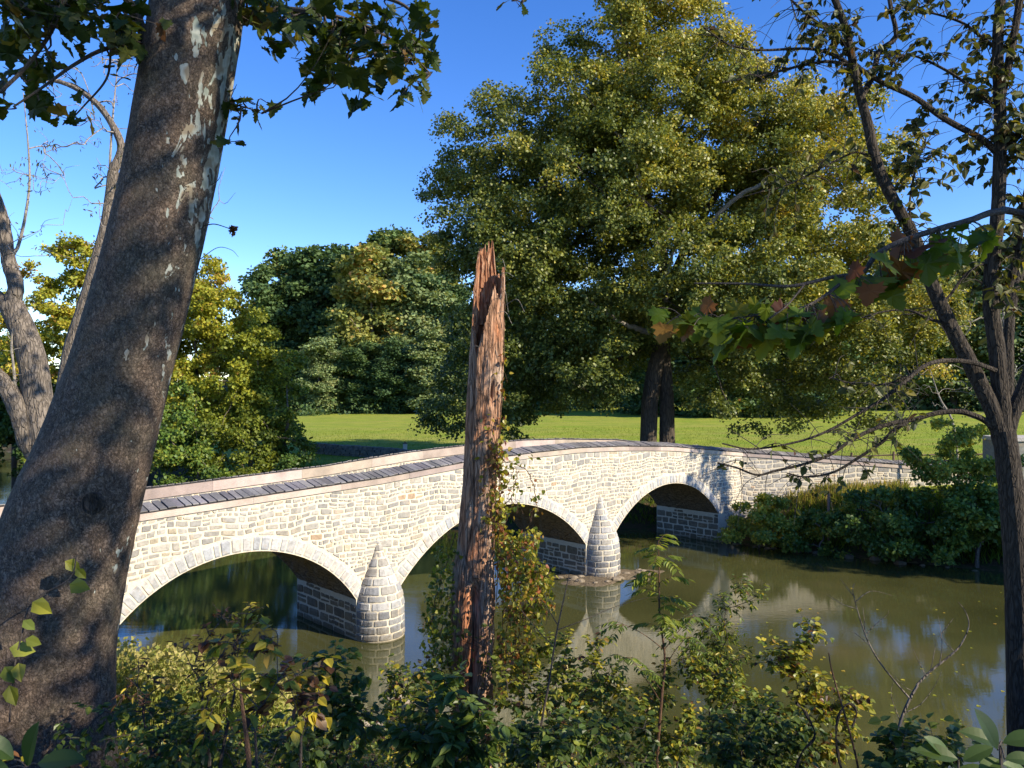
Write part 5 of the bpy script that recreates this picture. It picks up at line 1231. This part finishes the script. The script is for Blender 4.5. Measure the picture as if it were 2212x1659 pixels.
# ------------------------------------------------------------------ near bank plants
def shrub(name, label, cat, base, tops, n, leaf, kind, hue, hv=.2, stem=.008, spread=.16, down=.4, mat='near_leaf', group=None, per=7, twmat='twig', wid=1.0, tw=.22):
    """stems from one foot to the shoot tips, leaves strung along every shoot"""
    o = thing(name, label, cat, group); mbw = MB(); mbl = MB(); b = at(*base); b[2] = min(b[2], H(b[0], b[1])) ; b[2] = H(b[0], b[1]) - .1
    tips = np.array([at(*t) for t in tops])
    mid = tips.mean(0); tr_ = [b, b * .6 + mid * .4 + rnd(1)[0] * .05, b * .25 + mid * .75]
    pos, dr = skeleton(mbw, tr_, [stem * 2.2, stem * 1.6, stem], tips, tip=stem * .4, k=4, step=.14, sag=.2, start=.05, kt=6)
    free = pos[14:]; dr = dr[14:]
    if len(free) < 4: free, dr = pos, dr
    ii = rng.integers(0, len(free), n)
    for k in ii:
        s = free[k]; d = unit(dr[k] * .6 + rnd(1)[0] * .9); L = tw * U(.5, 1.3); p = np.array([s, s + d * L * .5, s + d * L + (0, 0, -.15 * L)]); tube(mbw, p, [.003, .0022, .001], 3)
        m = per; t_ = U(.15, 1, m)[:, None]; P = s + d * L * t_; sd = unit(np.cross(d, (0, 0, 1.0))); ax = np.sign(U(-1, 1, m))[:, None] * sd * .8 + d * .5 + rnd(m) * .35 + (0, 0, -down)
        put_leaves(mbl, P, ax, rnd(m) * .5 + (0, -.1, .9), U(.6, 1.25, m) * leaf, kind, hue + rng.normal(0, hv, m) + U(-.1, .1), wid=wid)
    mbw.build('stems', M[twmat], o); mbl.build('leaves', M[mat], o); return o
def box_tips(n, x0, x1, y0, y1, Y0, Y1): return [(U(x0, x1), U(y0, y1), U(Y0, Y1)) for _ in range(n)]
SG = 'shrubs on the near bank'
shrub('near_shrub', 'tangled dark leafy shrub left of the foot of the snag', 'shrub', (920, 1750, 8.3), box_tips(26, 830, 985, 1460, 1620, 7.8, 8.8), 260, .07, 'ovate', .6, group=SG)
shrub('near_shrub', 'dense leafy shrub between the snag and the tall sapling, patched with sun', 'shrub', (1180, 1800, 9.3), box_tips(34, 1080, 1330, 1380, 1620, 8.8, 10.2), 620, .068, 'ovate', .62, group=SG, hv=.18)
shrub('near_shrub', 'leafy shrub under the tall sapling, patched with sun', 'shrub', (1450, 1800, 9.5), box_tips(34, 1300, 1600, 1440, 1640, 9, 10.4), 620, .07, 'ovate', .6, group=SG, hv=.18)
shrub('near_shrub', 'small leaved shrub reaching over the open water past the tall sapling', 'shrub', (1500, 1750, 9.6), [(1630, 1290, 9.6), (1600, 1270, 9.6), (1560, 1300, 9.6), (1520, 1350, 9.6), (1570, 1380, 9.5), (1500, 1400, 9.5), (1460, 1430, 9.4), (1540, 1440, 9.4), (1600, 1420, 9.5)], 190, .075, 'lance', .5, group=SG, down=.6)
shrub('near_shrub', 'upright yellow green shrub against the water, between sapling and dead branch', 'shrub', (1700, 1800, 9.4), [(1755, 1362, 9.4), (1740, 1385, 9.4), (1690, 1410, 9.4), (1660, 1430, 9.4), (1720, 1470, 9.3), (1770, 1470, 9.3), (1820, 1500, 9.3), (1850, 1520, 9.3), (1780, 1540, 9.2), (1700, 1560, 9.2), (1830, 1570, 9.2), (1740, 1620, 9.1), (1640, 1520, 9.2), (1800, 1620, 9)], 330, .082, 'ovate', .72, hv=.15, group=SG)
shrub('near_shrub', 'dark low shrub with blackened shoots at the lower edge near the dead branch', 'shrub', (1560, 1850, 7.4), box_tips(22, 1480, 1760, 1540, 1660, 7, 8), 260, .075, 'ovate', .3, group=SG)
shrub('near_shrub', 'dark shrub at the lower edge between snag and sapling', 'shrub', (1200, 1850, 6.8), box_tips(20, 1090, 1400, 1570, 1670, 6.4, 7.4), 240, .075, 'ovate', .3, group=SG)
shrub('near_shrub', 'blue green shrub left of the weeds, overlapping the water', 'shrub', (760, 1800, 6.6), [(705, 1435, 6.6), (745, 1455, 6.6), (680, 1490, 6.6), (720, 1520, 6.5), (650, 1530, 6.5), (760, 1540, 6.5), (790, 1570, 6.4), (700, 1600, 6.4), (640, 1600, 6.3), (750, 1630, 6.3)], 130, .085, 'ovate', .35, hv=.12, group=SG)
shrub('near_shrub', 'low dark shrub in the middle of the lower left edge', 'shrub', (560, 1850, 5.8), box_tips(16, 380, 700, 1585, 1670, 5.4, 6.3), 130, .07, 'ovate', .25, group=SG)
shrub('near_shrub', 'shrub at the foot of the leaning trunk', 'shrub', (300, 1850, 5.6), box_tips(16, 150, 400, 1520, 1660, 5.2, 6.0), 110, .065, 'ovate', .3, group=SG)
shrub('near_shrub', 'nettle like shrub with pointed toothed leaves in front of the snag foot', 'shrub', (1000, 1850, 6.2), [(960, 1480, 6.2), (1000, 1530, 6.2), (1030, 1560, 6.1), (930, 1540, 6.2), (980, 1600, 6.1), (900, 1600, 6.1), (1050, 1620, 6.1)], 120, .12, 'lance', .3, hv=.12, group=SG, wid=1.5)
shrub('near_shrub', 'dark mound of leaves in the bottom corner under the broad leaves', 'shrub', (2020, 1850, 6.0), box_tips(12, 1900, 2130, 1590, 1680, 5.6, 6.4), 110, .09, 'ovate', .25, group=SG)
# plants with browning leaves in front of the lit herbs
shrub('browning_plant', 'tall plant with yellow and brown leaves in tiers before the sunlit weeds', 'plant', (550, 1850, 5.2), [(560, 1365, 5.2), (520, 1380, 5.2), (600, 1375, 5.2), (490, 1385, 5.2), (640, 1450, 5.2), (600, 1470, 5.1), (520, 1490, 5.1), (560, 1530, 5.1), (460, 1530, 5.1)], 42, .095, 'ovate', .80, hv=.17, stem=.008, per=5, group='plants with browning leaves')
shrub('browning_plant', 'plant with curled brown leaves beside the tiered one', 'plant', (650, 1850, 5.3), [(665, 1430, 5.3), (640, 1460, 5.3), (690, 1480, 5.3), (610, 1500, 5.3), (650, 1540, 5.3)], 26, .095, 'ovate', .9, hv=.12, stem=.008, per=5, group='plants with browning leaves')
# dead weed stalks
for i, (bx, pts_) in enumerate([(400, [(480, 1335, 5.6), (420, 1440, 5.6)]), (470, [(540, 1325, 5.6), (500, 1420, 5.6)]), (430, [(520, 1370, 5.5), (395, 1400, 5.5), (440, 1480, 5.5)]), (330, [(300, 1450, 5.4), (350, 1480, 5.4), (270, 1500, 5.4)])]):
    shrub('dead_weed', ['dark leaning dead weed stalk before the dark water, topmost shoot by the trunk', 'dark dead weed stalk parallel to its neighbour, further from the trunk', 'dark branching dead weed with shrivelled leaves', 'dark dead weed closest to the leaning trunk'][i], 'weed', (bx, 1800, 5.6), pts_, 36, .05, 'lance', .97, hv=.03, stem=.009, per=3, tw=.12, group='dead weeds')
# the tall sapling
def pinnate(mbw, mbl, s, d, L, npair, leaf, hue, kind='lance', droop=.3):
    p = catmull([s, s + d * L * .5, s + d * L + (0, 0, -droop * L)], 10); tube(mbw, p, np.linspace(.003, .001, 10), 4)
    t = np.linspace(.2, .95, npair); P = p[(t * 9).astype(int)]; dd = unit(np.gradient(p, axis=0))[(t * 9).astype(int)]; sd = unit(np.cross(dd, (0, 0, 1.0)))
    for sg in (-1, 1): put_leaves(mbl, P, sd * sg + dd * .5 + (0, 0, -.35), np.cross(sd * sg, dd) * 0 + (0, 0, 1.0) + rnd(npair) * .25, U(.8, 1.1, npair) * leaf, kind, hue + rng.normal(0, .08, npair), U(.5, .9, npair), 1.15)
    put_leaves(mbl, p[-1:], dd[-1:], np.array([(0, 0, 1.0)]), leaf, kind, np.array([hue]))
sp = thing('tall_sapling', 'tall thin sapling with feathery bright green leaflets standing before the third arch water', 'sapling')
mbw = MB(); mbl = MB(); b = at(1418, 1750, 9); b[2] = H(b[0], b[1]) - .1
st = catmull([b, at(1420, 1640, 9), at(1430, 1500, 9), at(1436, 1420, 9), at(1425, 1330, 9), at(1424, 1240, 9), at(1422, 1170, 9)], 50); tube(mbw, st, np.linspace(.022, .005, 50), 7)
for t in np.linspace(.58, 1, 26):
    s = st[int(t * 49)]; a = U(0, 6.28); d = unit([math.cos(a), math.sin(a) * .7, U(.1, .5)]); pinnate(mbw, mbl, s, d, U(.30, .48) * (1.15 - .4 * t), 7, .11, .55)
for px, py in ((1350, 1420), (1380, 1450), (1480, 1380), (1350, 1350), (1500, 1330)):
    e = at(px, py, 9); s = st[np.argmin(np.linalg.norm(st - (e - (0, 0, .35)), axis=1))]; tube(mbw, catmull([s, (s + e) / 2 + (0, 0, .03), e], 8), np.linspace(.006, .003, 8), 5)
    for _ in range(4): pinnate(mbw, mbl, e, unit(rng.standard_normal(3) * (1, .6, .3)), .28, 6, .085, .45)
mbw.build('stem', M['red_twig'], sp); mbl.build('leaves', M['near_leaf'], sp)
# second sapling: bare reddish stem and dark upright stick near the snag
for lb, q, r_ in (('thin grey dead stem forking beside the snag, before the shrubs', [(1160, 1800, 7.8), (1165, 1600, 7.8), (1185, 1480, 7.8), (1200, 1380, 7.8), (1210, 1330, 7.8), (1230, 1240, 7.8)], .014), ('broken reddish stake standing in the lower left shrubs', [(545, 1800, 4.9), (538, 1650, 4.9), (528, 1560, 4.9), (520, 1500, 4.9)], .022), ('slanting brown stem in the lower right, beside the dead branch', [(1870, 1800, 6.6), (1850, 1640, 6.6), (1800, 1460, 6.6), (1790, 1410, 6.6)], .012)):
    mb = MB(); p = ppath(q, 24); tube(mb, p, np.linspace(r_, r_ * .4, 24), 6, .06)
    if 'grey' in lb:
        for q2 in ([(1205, 1350, 7.8), (1180, 1310, 7.8), (1165, 1290, 7.8)], [(1205, 1360, 7.8), (1260, 1340, 7.8), (1330, 1310, 7.9), (1400, 1290, 8)], [(1200, 1400, 7.8), (1160, 1360, 7.8), (1120, 1310, 7.8)]): tube(mb, ppath(q2, 12), np.linspace(.006, .002, 12), 5)
    mb.build('dead_sapling', M['twig'] if 'grey' in lb else M['red_twig'], label=lb, cat='dead weed', group='dead stems')
# bare grey branch
db = thing('bare_shrub', 'leafless pale grey branching shrub standing against the open water', 'shrub'); mb = MB()
def br(q, r0, r1, Yb=7.0): p = catmull([at(x, y, Yb) for x, y in q], 26); tube(mb, p, np.linspace(r0, r1, 26) * .75, 6, .03); return p
b_ = br([(1915, 1850), (1930, 1640), (1945, 1560), (1965, 1510), (1982, 1480)], .024, .017)
c1 = br([(1968, 1512), (1940, 1480), (1900, 1430), (1875, 1385), (1862, 1350), (1850, 1310), (1842, 1275), (1846, 1260)], .013, .003)
c2_ = br([(1980, 1480), (2010, 1450), (2060, 1410), (2080, 1385), (2093, 1350), (2085, 1320), (2070, 1300)], .014, .003)
for q in ([(1871, 1370), (1890, 1350), (1915, 1330), (1920, 1318)], [(1868, 1365), (1867, 1340), (1864, 1310)], [(1851, 1315), (1820, 1305), (1795, 1290), (1785, 1283)], [(1848, 1300), (1870, 1282), (1890, 1277), (1930, 1287)], [(1846, 1290), (1830, 1270), (1815, 1250)], [(1880, 1395), (1850, 1370), (1830, 1360)], [(2030, 1432), (2035, 1395), (2030, 1350), (2026, 1330)], [(2000, 1460), (1985, 1430), (1972, 1400)], [(2010, 1450), (2018, 1410), (2022, 1380)], [(2062, 1408), (2040, 1385), (2028, 1370)], [(2033, 1370), (2060, 1335)], [(1975, 1495), (1950, 1480), (1915, 1440)], [(1955, 1540), (1990, 1520), (2020, 1480), (2035, 1450)], [(1945, 1560), (1925, 1500), (1935, 1460)]):
    br(q, .006, .0015)
mb.build('branches', M['bark_grey'], db)
# curling dead tendrils
for lb, q in (('blackened curling dead shoot at the lower edge beside the yellow green shrub', [(1830, 1850), (1825, 1700), (1812, 1640), (1806, 1590), (1812, 1545), (1832, 1520), (1850, 1535), (1842, 1570)]), ('blackened twisted dead shoot at the lower edge under the small leaved shrub', [(1720, 1850), (1715, 1700), (1730, 1630), (1760, 1590), (1740, 1540), (1720, 1520)])):
    mb = MB(); p = ppath([(x, y, 6.8) for x, y in q], 30); tube(mb, p, .011 * (1 + .4 * np.sin(np.arange(30) * .9)), 6, .15); mb.build('dead_shoot', M['bark_dark'], label=lb, cat='dead shoot', group='dead shoots')
# broad leaves in the corners
def broad(name, lb, base, leaves, hue, L, Yb):
    o = thing(name, lb, 'plant', 'broad leaved plants'); mbw = MB(); mbl = MB(); b = at(*base, Yb); b[2] = H(b[0], b[1]) - .05
    hub = at(*leaves[0][:2], Yb); tube(mbw, catmull([b, (b + hub) / 2 + (.03, 0, 0), hub], 12), np.linspace(.009, .005, 12), 6)
    for x, y, dx, dz in leaves:
        s = at(x, y, Yb + U(-.1, .1)); tube(mbw, catmull([hub, (s + hub) / 2 + (0, 0, .01), s], 6), .003, 4)
        T8 = np.linspace(0, 1, 9)[1:-1]
        wv = np.sin(T8 * math.pi) ** .8 * .24; vs = []; ax = unit([dx, U(-.5, .1), dz]); nn = unit(np.array([0, -.55, 1.0]) - ax * (ax @ np.array([0, -.55, 1.0]))); sdv = np.cross(nn, ax); l_ = L * U(.85, 1.15)
        cen = [s + ax * l_ * t - nn * .16 * l_ * t * t for t in np.concatenate([[0], T8, [1]])]
        le = [c + (sdv * w_ + nn * .25 * w_) * l_ for c, w_ in zip(cen[1:-1], wv)]; ri = [c + (-sdv * w_ + nn * .25 * w_) * l_ for c, w_ in zip(cen[1:-1], wv)]
        v = np.array(cen + le + ri); m = 7; f = [(i, i + 1, 9 + i, 9 + i - 1) for i in range(1, m)] + [(i, 9 + m + i - 1, 9 + m + i, i + 1) for i in range(1, m)]
        t3 = [hue + U(-.1, .1), U(.4, .8), 0]
        mbl.add(v, np.array(f), np.tile(t3, (len(f), 1))); mbl.add(v, [(0, 1, 9), (0, 9 + m, 1), (8, 9 + m - 1, 7), (8, 7, 9 + 2 * m - 1)], np.tile(t3, (4, 1)))
    mbw.build('stems', M['twig'], o); mbl.build('leaves', M['near_leaf'], o)
broad('broad_leaved_plant', 'plant with long broad green leaves in a fan beside the slender tree foot', (2160, 1800), [(2160, 1610, -1, .45), (2165, 1605, 1, .4), (2155, 1620, -.3, .8), (2160, 1640, -1, -.2), (2170, 1640, 1, .1), (2165, 1650, .8, -.3)], .12, .13, 2.7)
broad('broad_leaved_plant', 'darker plant with broad leaves low at the edge beside the fan leaved one', (2060, 1850), [(2070, 1640, -1, .3), (2060, 1650, -.6, .7), (2080, 1645, .8, .5), (2070, 1660, 1, 0)], .15, .15, 3.0)
broad('broad_leaved_plant', 'large dark blue green leaves in the lower corner by the leaning trunk', (40, 1850), [(60, 1660, .2, 1), (30, 1640, -.6, .9), (20, 1660, -1, .2), (80, 1650, 1, .2)], .08, .17, 2.8)
# sunlit herbs by the water and ground cover of the near bank
mb = MB(); n = 1500; px = U(240, 680, n); Yh = U(13.5, 18.5, n); xh = (px - 1106) / F * Yh; P = np.stack([xh, Yh], 1)
k = ~inside(P, river_poly) & (px < 640 + (Yh - 17) * 10); P = P[k]; z = height(P); base_ = np.column_stack([P, z]); hts = U(.9, 1.7, len(P))
hts *= np.interp((P[:, 0] / P[:, 1]) * F + 1106, [240, 420, 640], [1.2, 1.0, .5])
for b, h_ in zip(base_[::2], hts[::2]): tube(mb, np.array([b, b + (U(-.06, .06), 0, h_ * .5), b + (U(-.12, .12), U(-.1, .1), h_)]), [.008, .006, .003], 3)
for f_ in (.45, .7, .95): clump_leaves(mb, base_ + np.stack([U(-.1, .1, len(P)), U(-.1, .1, len(P)), hts * f_], 1), .16, 7, .09, 'lance' if f_ < .9 else 'quad', .45 if f_ < .9 else .8, .2)
mb.build('golden_weeds', M['gold'], kind='stuff', label='sunlit yellow green weeds on the near shore before the first arch', cat='weeds')
n = 5200; Yc = 3.2 + 14.5 * U(0, 1, n) ** .8; xc = Yc * U(-.75, .8, n); P = np.stack([xc, Yc], 1); k = ~inside(P, river_poly) & (Yc * .5 < 20); P = P[k]; z = height(P)
mb = MB(); hh = U(.02, 1, len(P)) ** 1.5 * np.where(P[:, 0] < -.12 * P[:, 1], .28, .6); clump_leaves(mb, np.column_stack([P, z + hh]), .24, 8, .07, 'ovate', U(0, 1, len(P)), .2)
for b, h_ in zip(np.column_stack([P, z])[::3], hh[::3]): tube(mb, np.array([b, b + (U(-.1, .1), U(-.1, .1), h_ + .1)]), [.005, .002], 3)
mb.build('undergrowth', M['near_leaf'], kind='stuff', label='tangled low leaves covering the near bank', cat='undergrowth')
# floating leaves
mb = MB(); q = [(2700, 2412)]; 
P = []
for px, py in ((1510, 1414), (1825, 1450), (1768, 1325), (1575, 1400), (2007, 1455), (1950, 1470), (1480, 1500), (2050, 1500), (1700, 1440), (1900, 1560), (2100, 1400), (1600, 1340)):
    P.append(at(px, py, 9 * F / (py - 829.5)) + (0, 0, .01))
for _ in range(90):
    px, py = U(1180, 2180), U(1260, 1600); P.append(at(px, py, 9 * F / (py - 829.5)) + (0, 0, .01))
put_leaves(mb, np.array(P), rnd(len(P)) * (1, 1, 0), np.tile((0, 0, 1.0), (len(P), 1)), U(.05, .13, len(P)), 'lobed_far', U(.6, 1, len(P)), .8 * np.ones(len(P)))
mb.build('floating_leaves', M['yel_leaf'], kind='stuff', label='fallen leaves floating on the open water', cat='leaves')

# ------------------------------------------------------------------ light, sky, camera
AZ = math.atan2(.883, -.469); EL = R(30)
sd = Vector((math.sin(AZ) * math.cos(EL), math.cos(AZ) * math.cos(EL), math.sin(EL)))
su = bpy.data.lights.new('sun', 'SUN'); su.energy = 4.8; su.angle = R(.53); su.color = (1, .88, .69)
so_ = bpy.data.objects.new('sun', su); col.objects.link(so_); so_.rotation_euler = sd.to_track_quat('Z', 'Y').to_euler()
W = bpy.data.worlds.new('World'); scene.world = W; W.use_nodes = True
nt = W.node_tree; bg = nt.nodes['Background']; sk = nt.nodes.new('ShaderNodeTexSky'); sk.sky_type = 'NISHITA'; sk.sun_disc = False
sk.sun_elevation = EL; sk.sun_rotation = AZ; sk.air_density = 1.0; sk.dust_density = .0; sk.ozone_density = 2.2; sk.altitude = 1800
hs = nt.nodes.new('ShaderNodeHueSaturation'); hs.inputs['Saturation'].default_value = 1.3; hs.inputs['Hue'].default_value = .514; nt.links.new(sk.outputs[0], hs.inputs['Color']); nt.links.new(hs.outputs[0], bg.inputs[0]); bg.inputs[1].default_value = .15
cam = bpy.data.cameras.new('camera'); co = bpy.data.objects.new('camera', cam); col.objects.link(co)
co.location = (0, 0, 9); co.rotation_euler = (R(90), 0, 0); cam.sensor_width = 36; cam.lens = 36 * F / 2212; cam.clip_start = .05; cam.clip_end = 3000
scene.camera = co
vs = scene.view_settings; vs.view_transform = 'Standard'; vs.look = 'None'; vs.gamma = 1; vs.use_curve_mapping = False; vs.exposure = .9
scene.render.engine = 'CYCLES'; cy = scene.cycles; cy.max_bounces = 6; cy.diffuse_bounces = 3; cy.glossy_bounces = 3; cy.transmission_bounces = 3; cy.transparent_max_bounces = 4
cy.use_denoising = True; cy.caustics_reflective = False; cy.caustics_refractive = False; cy.sample_clamp_indirect = 4
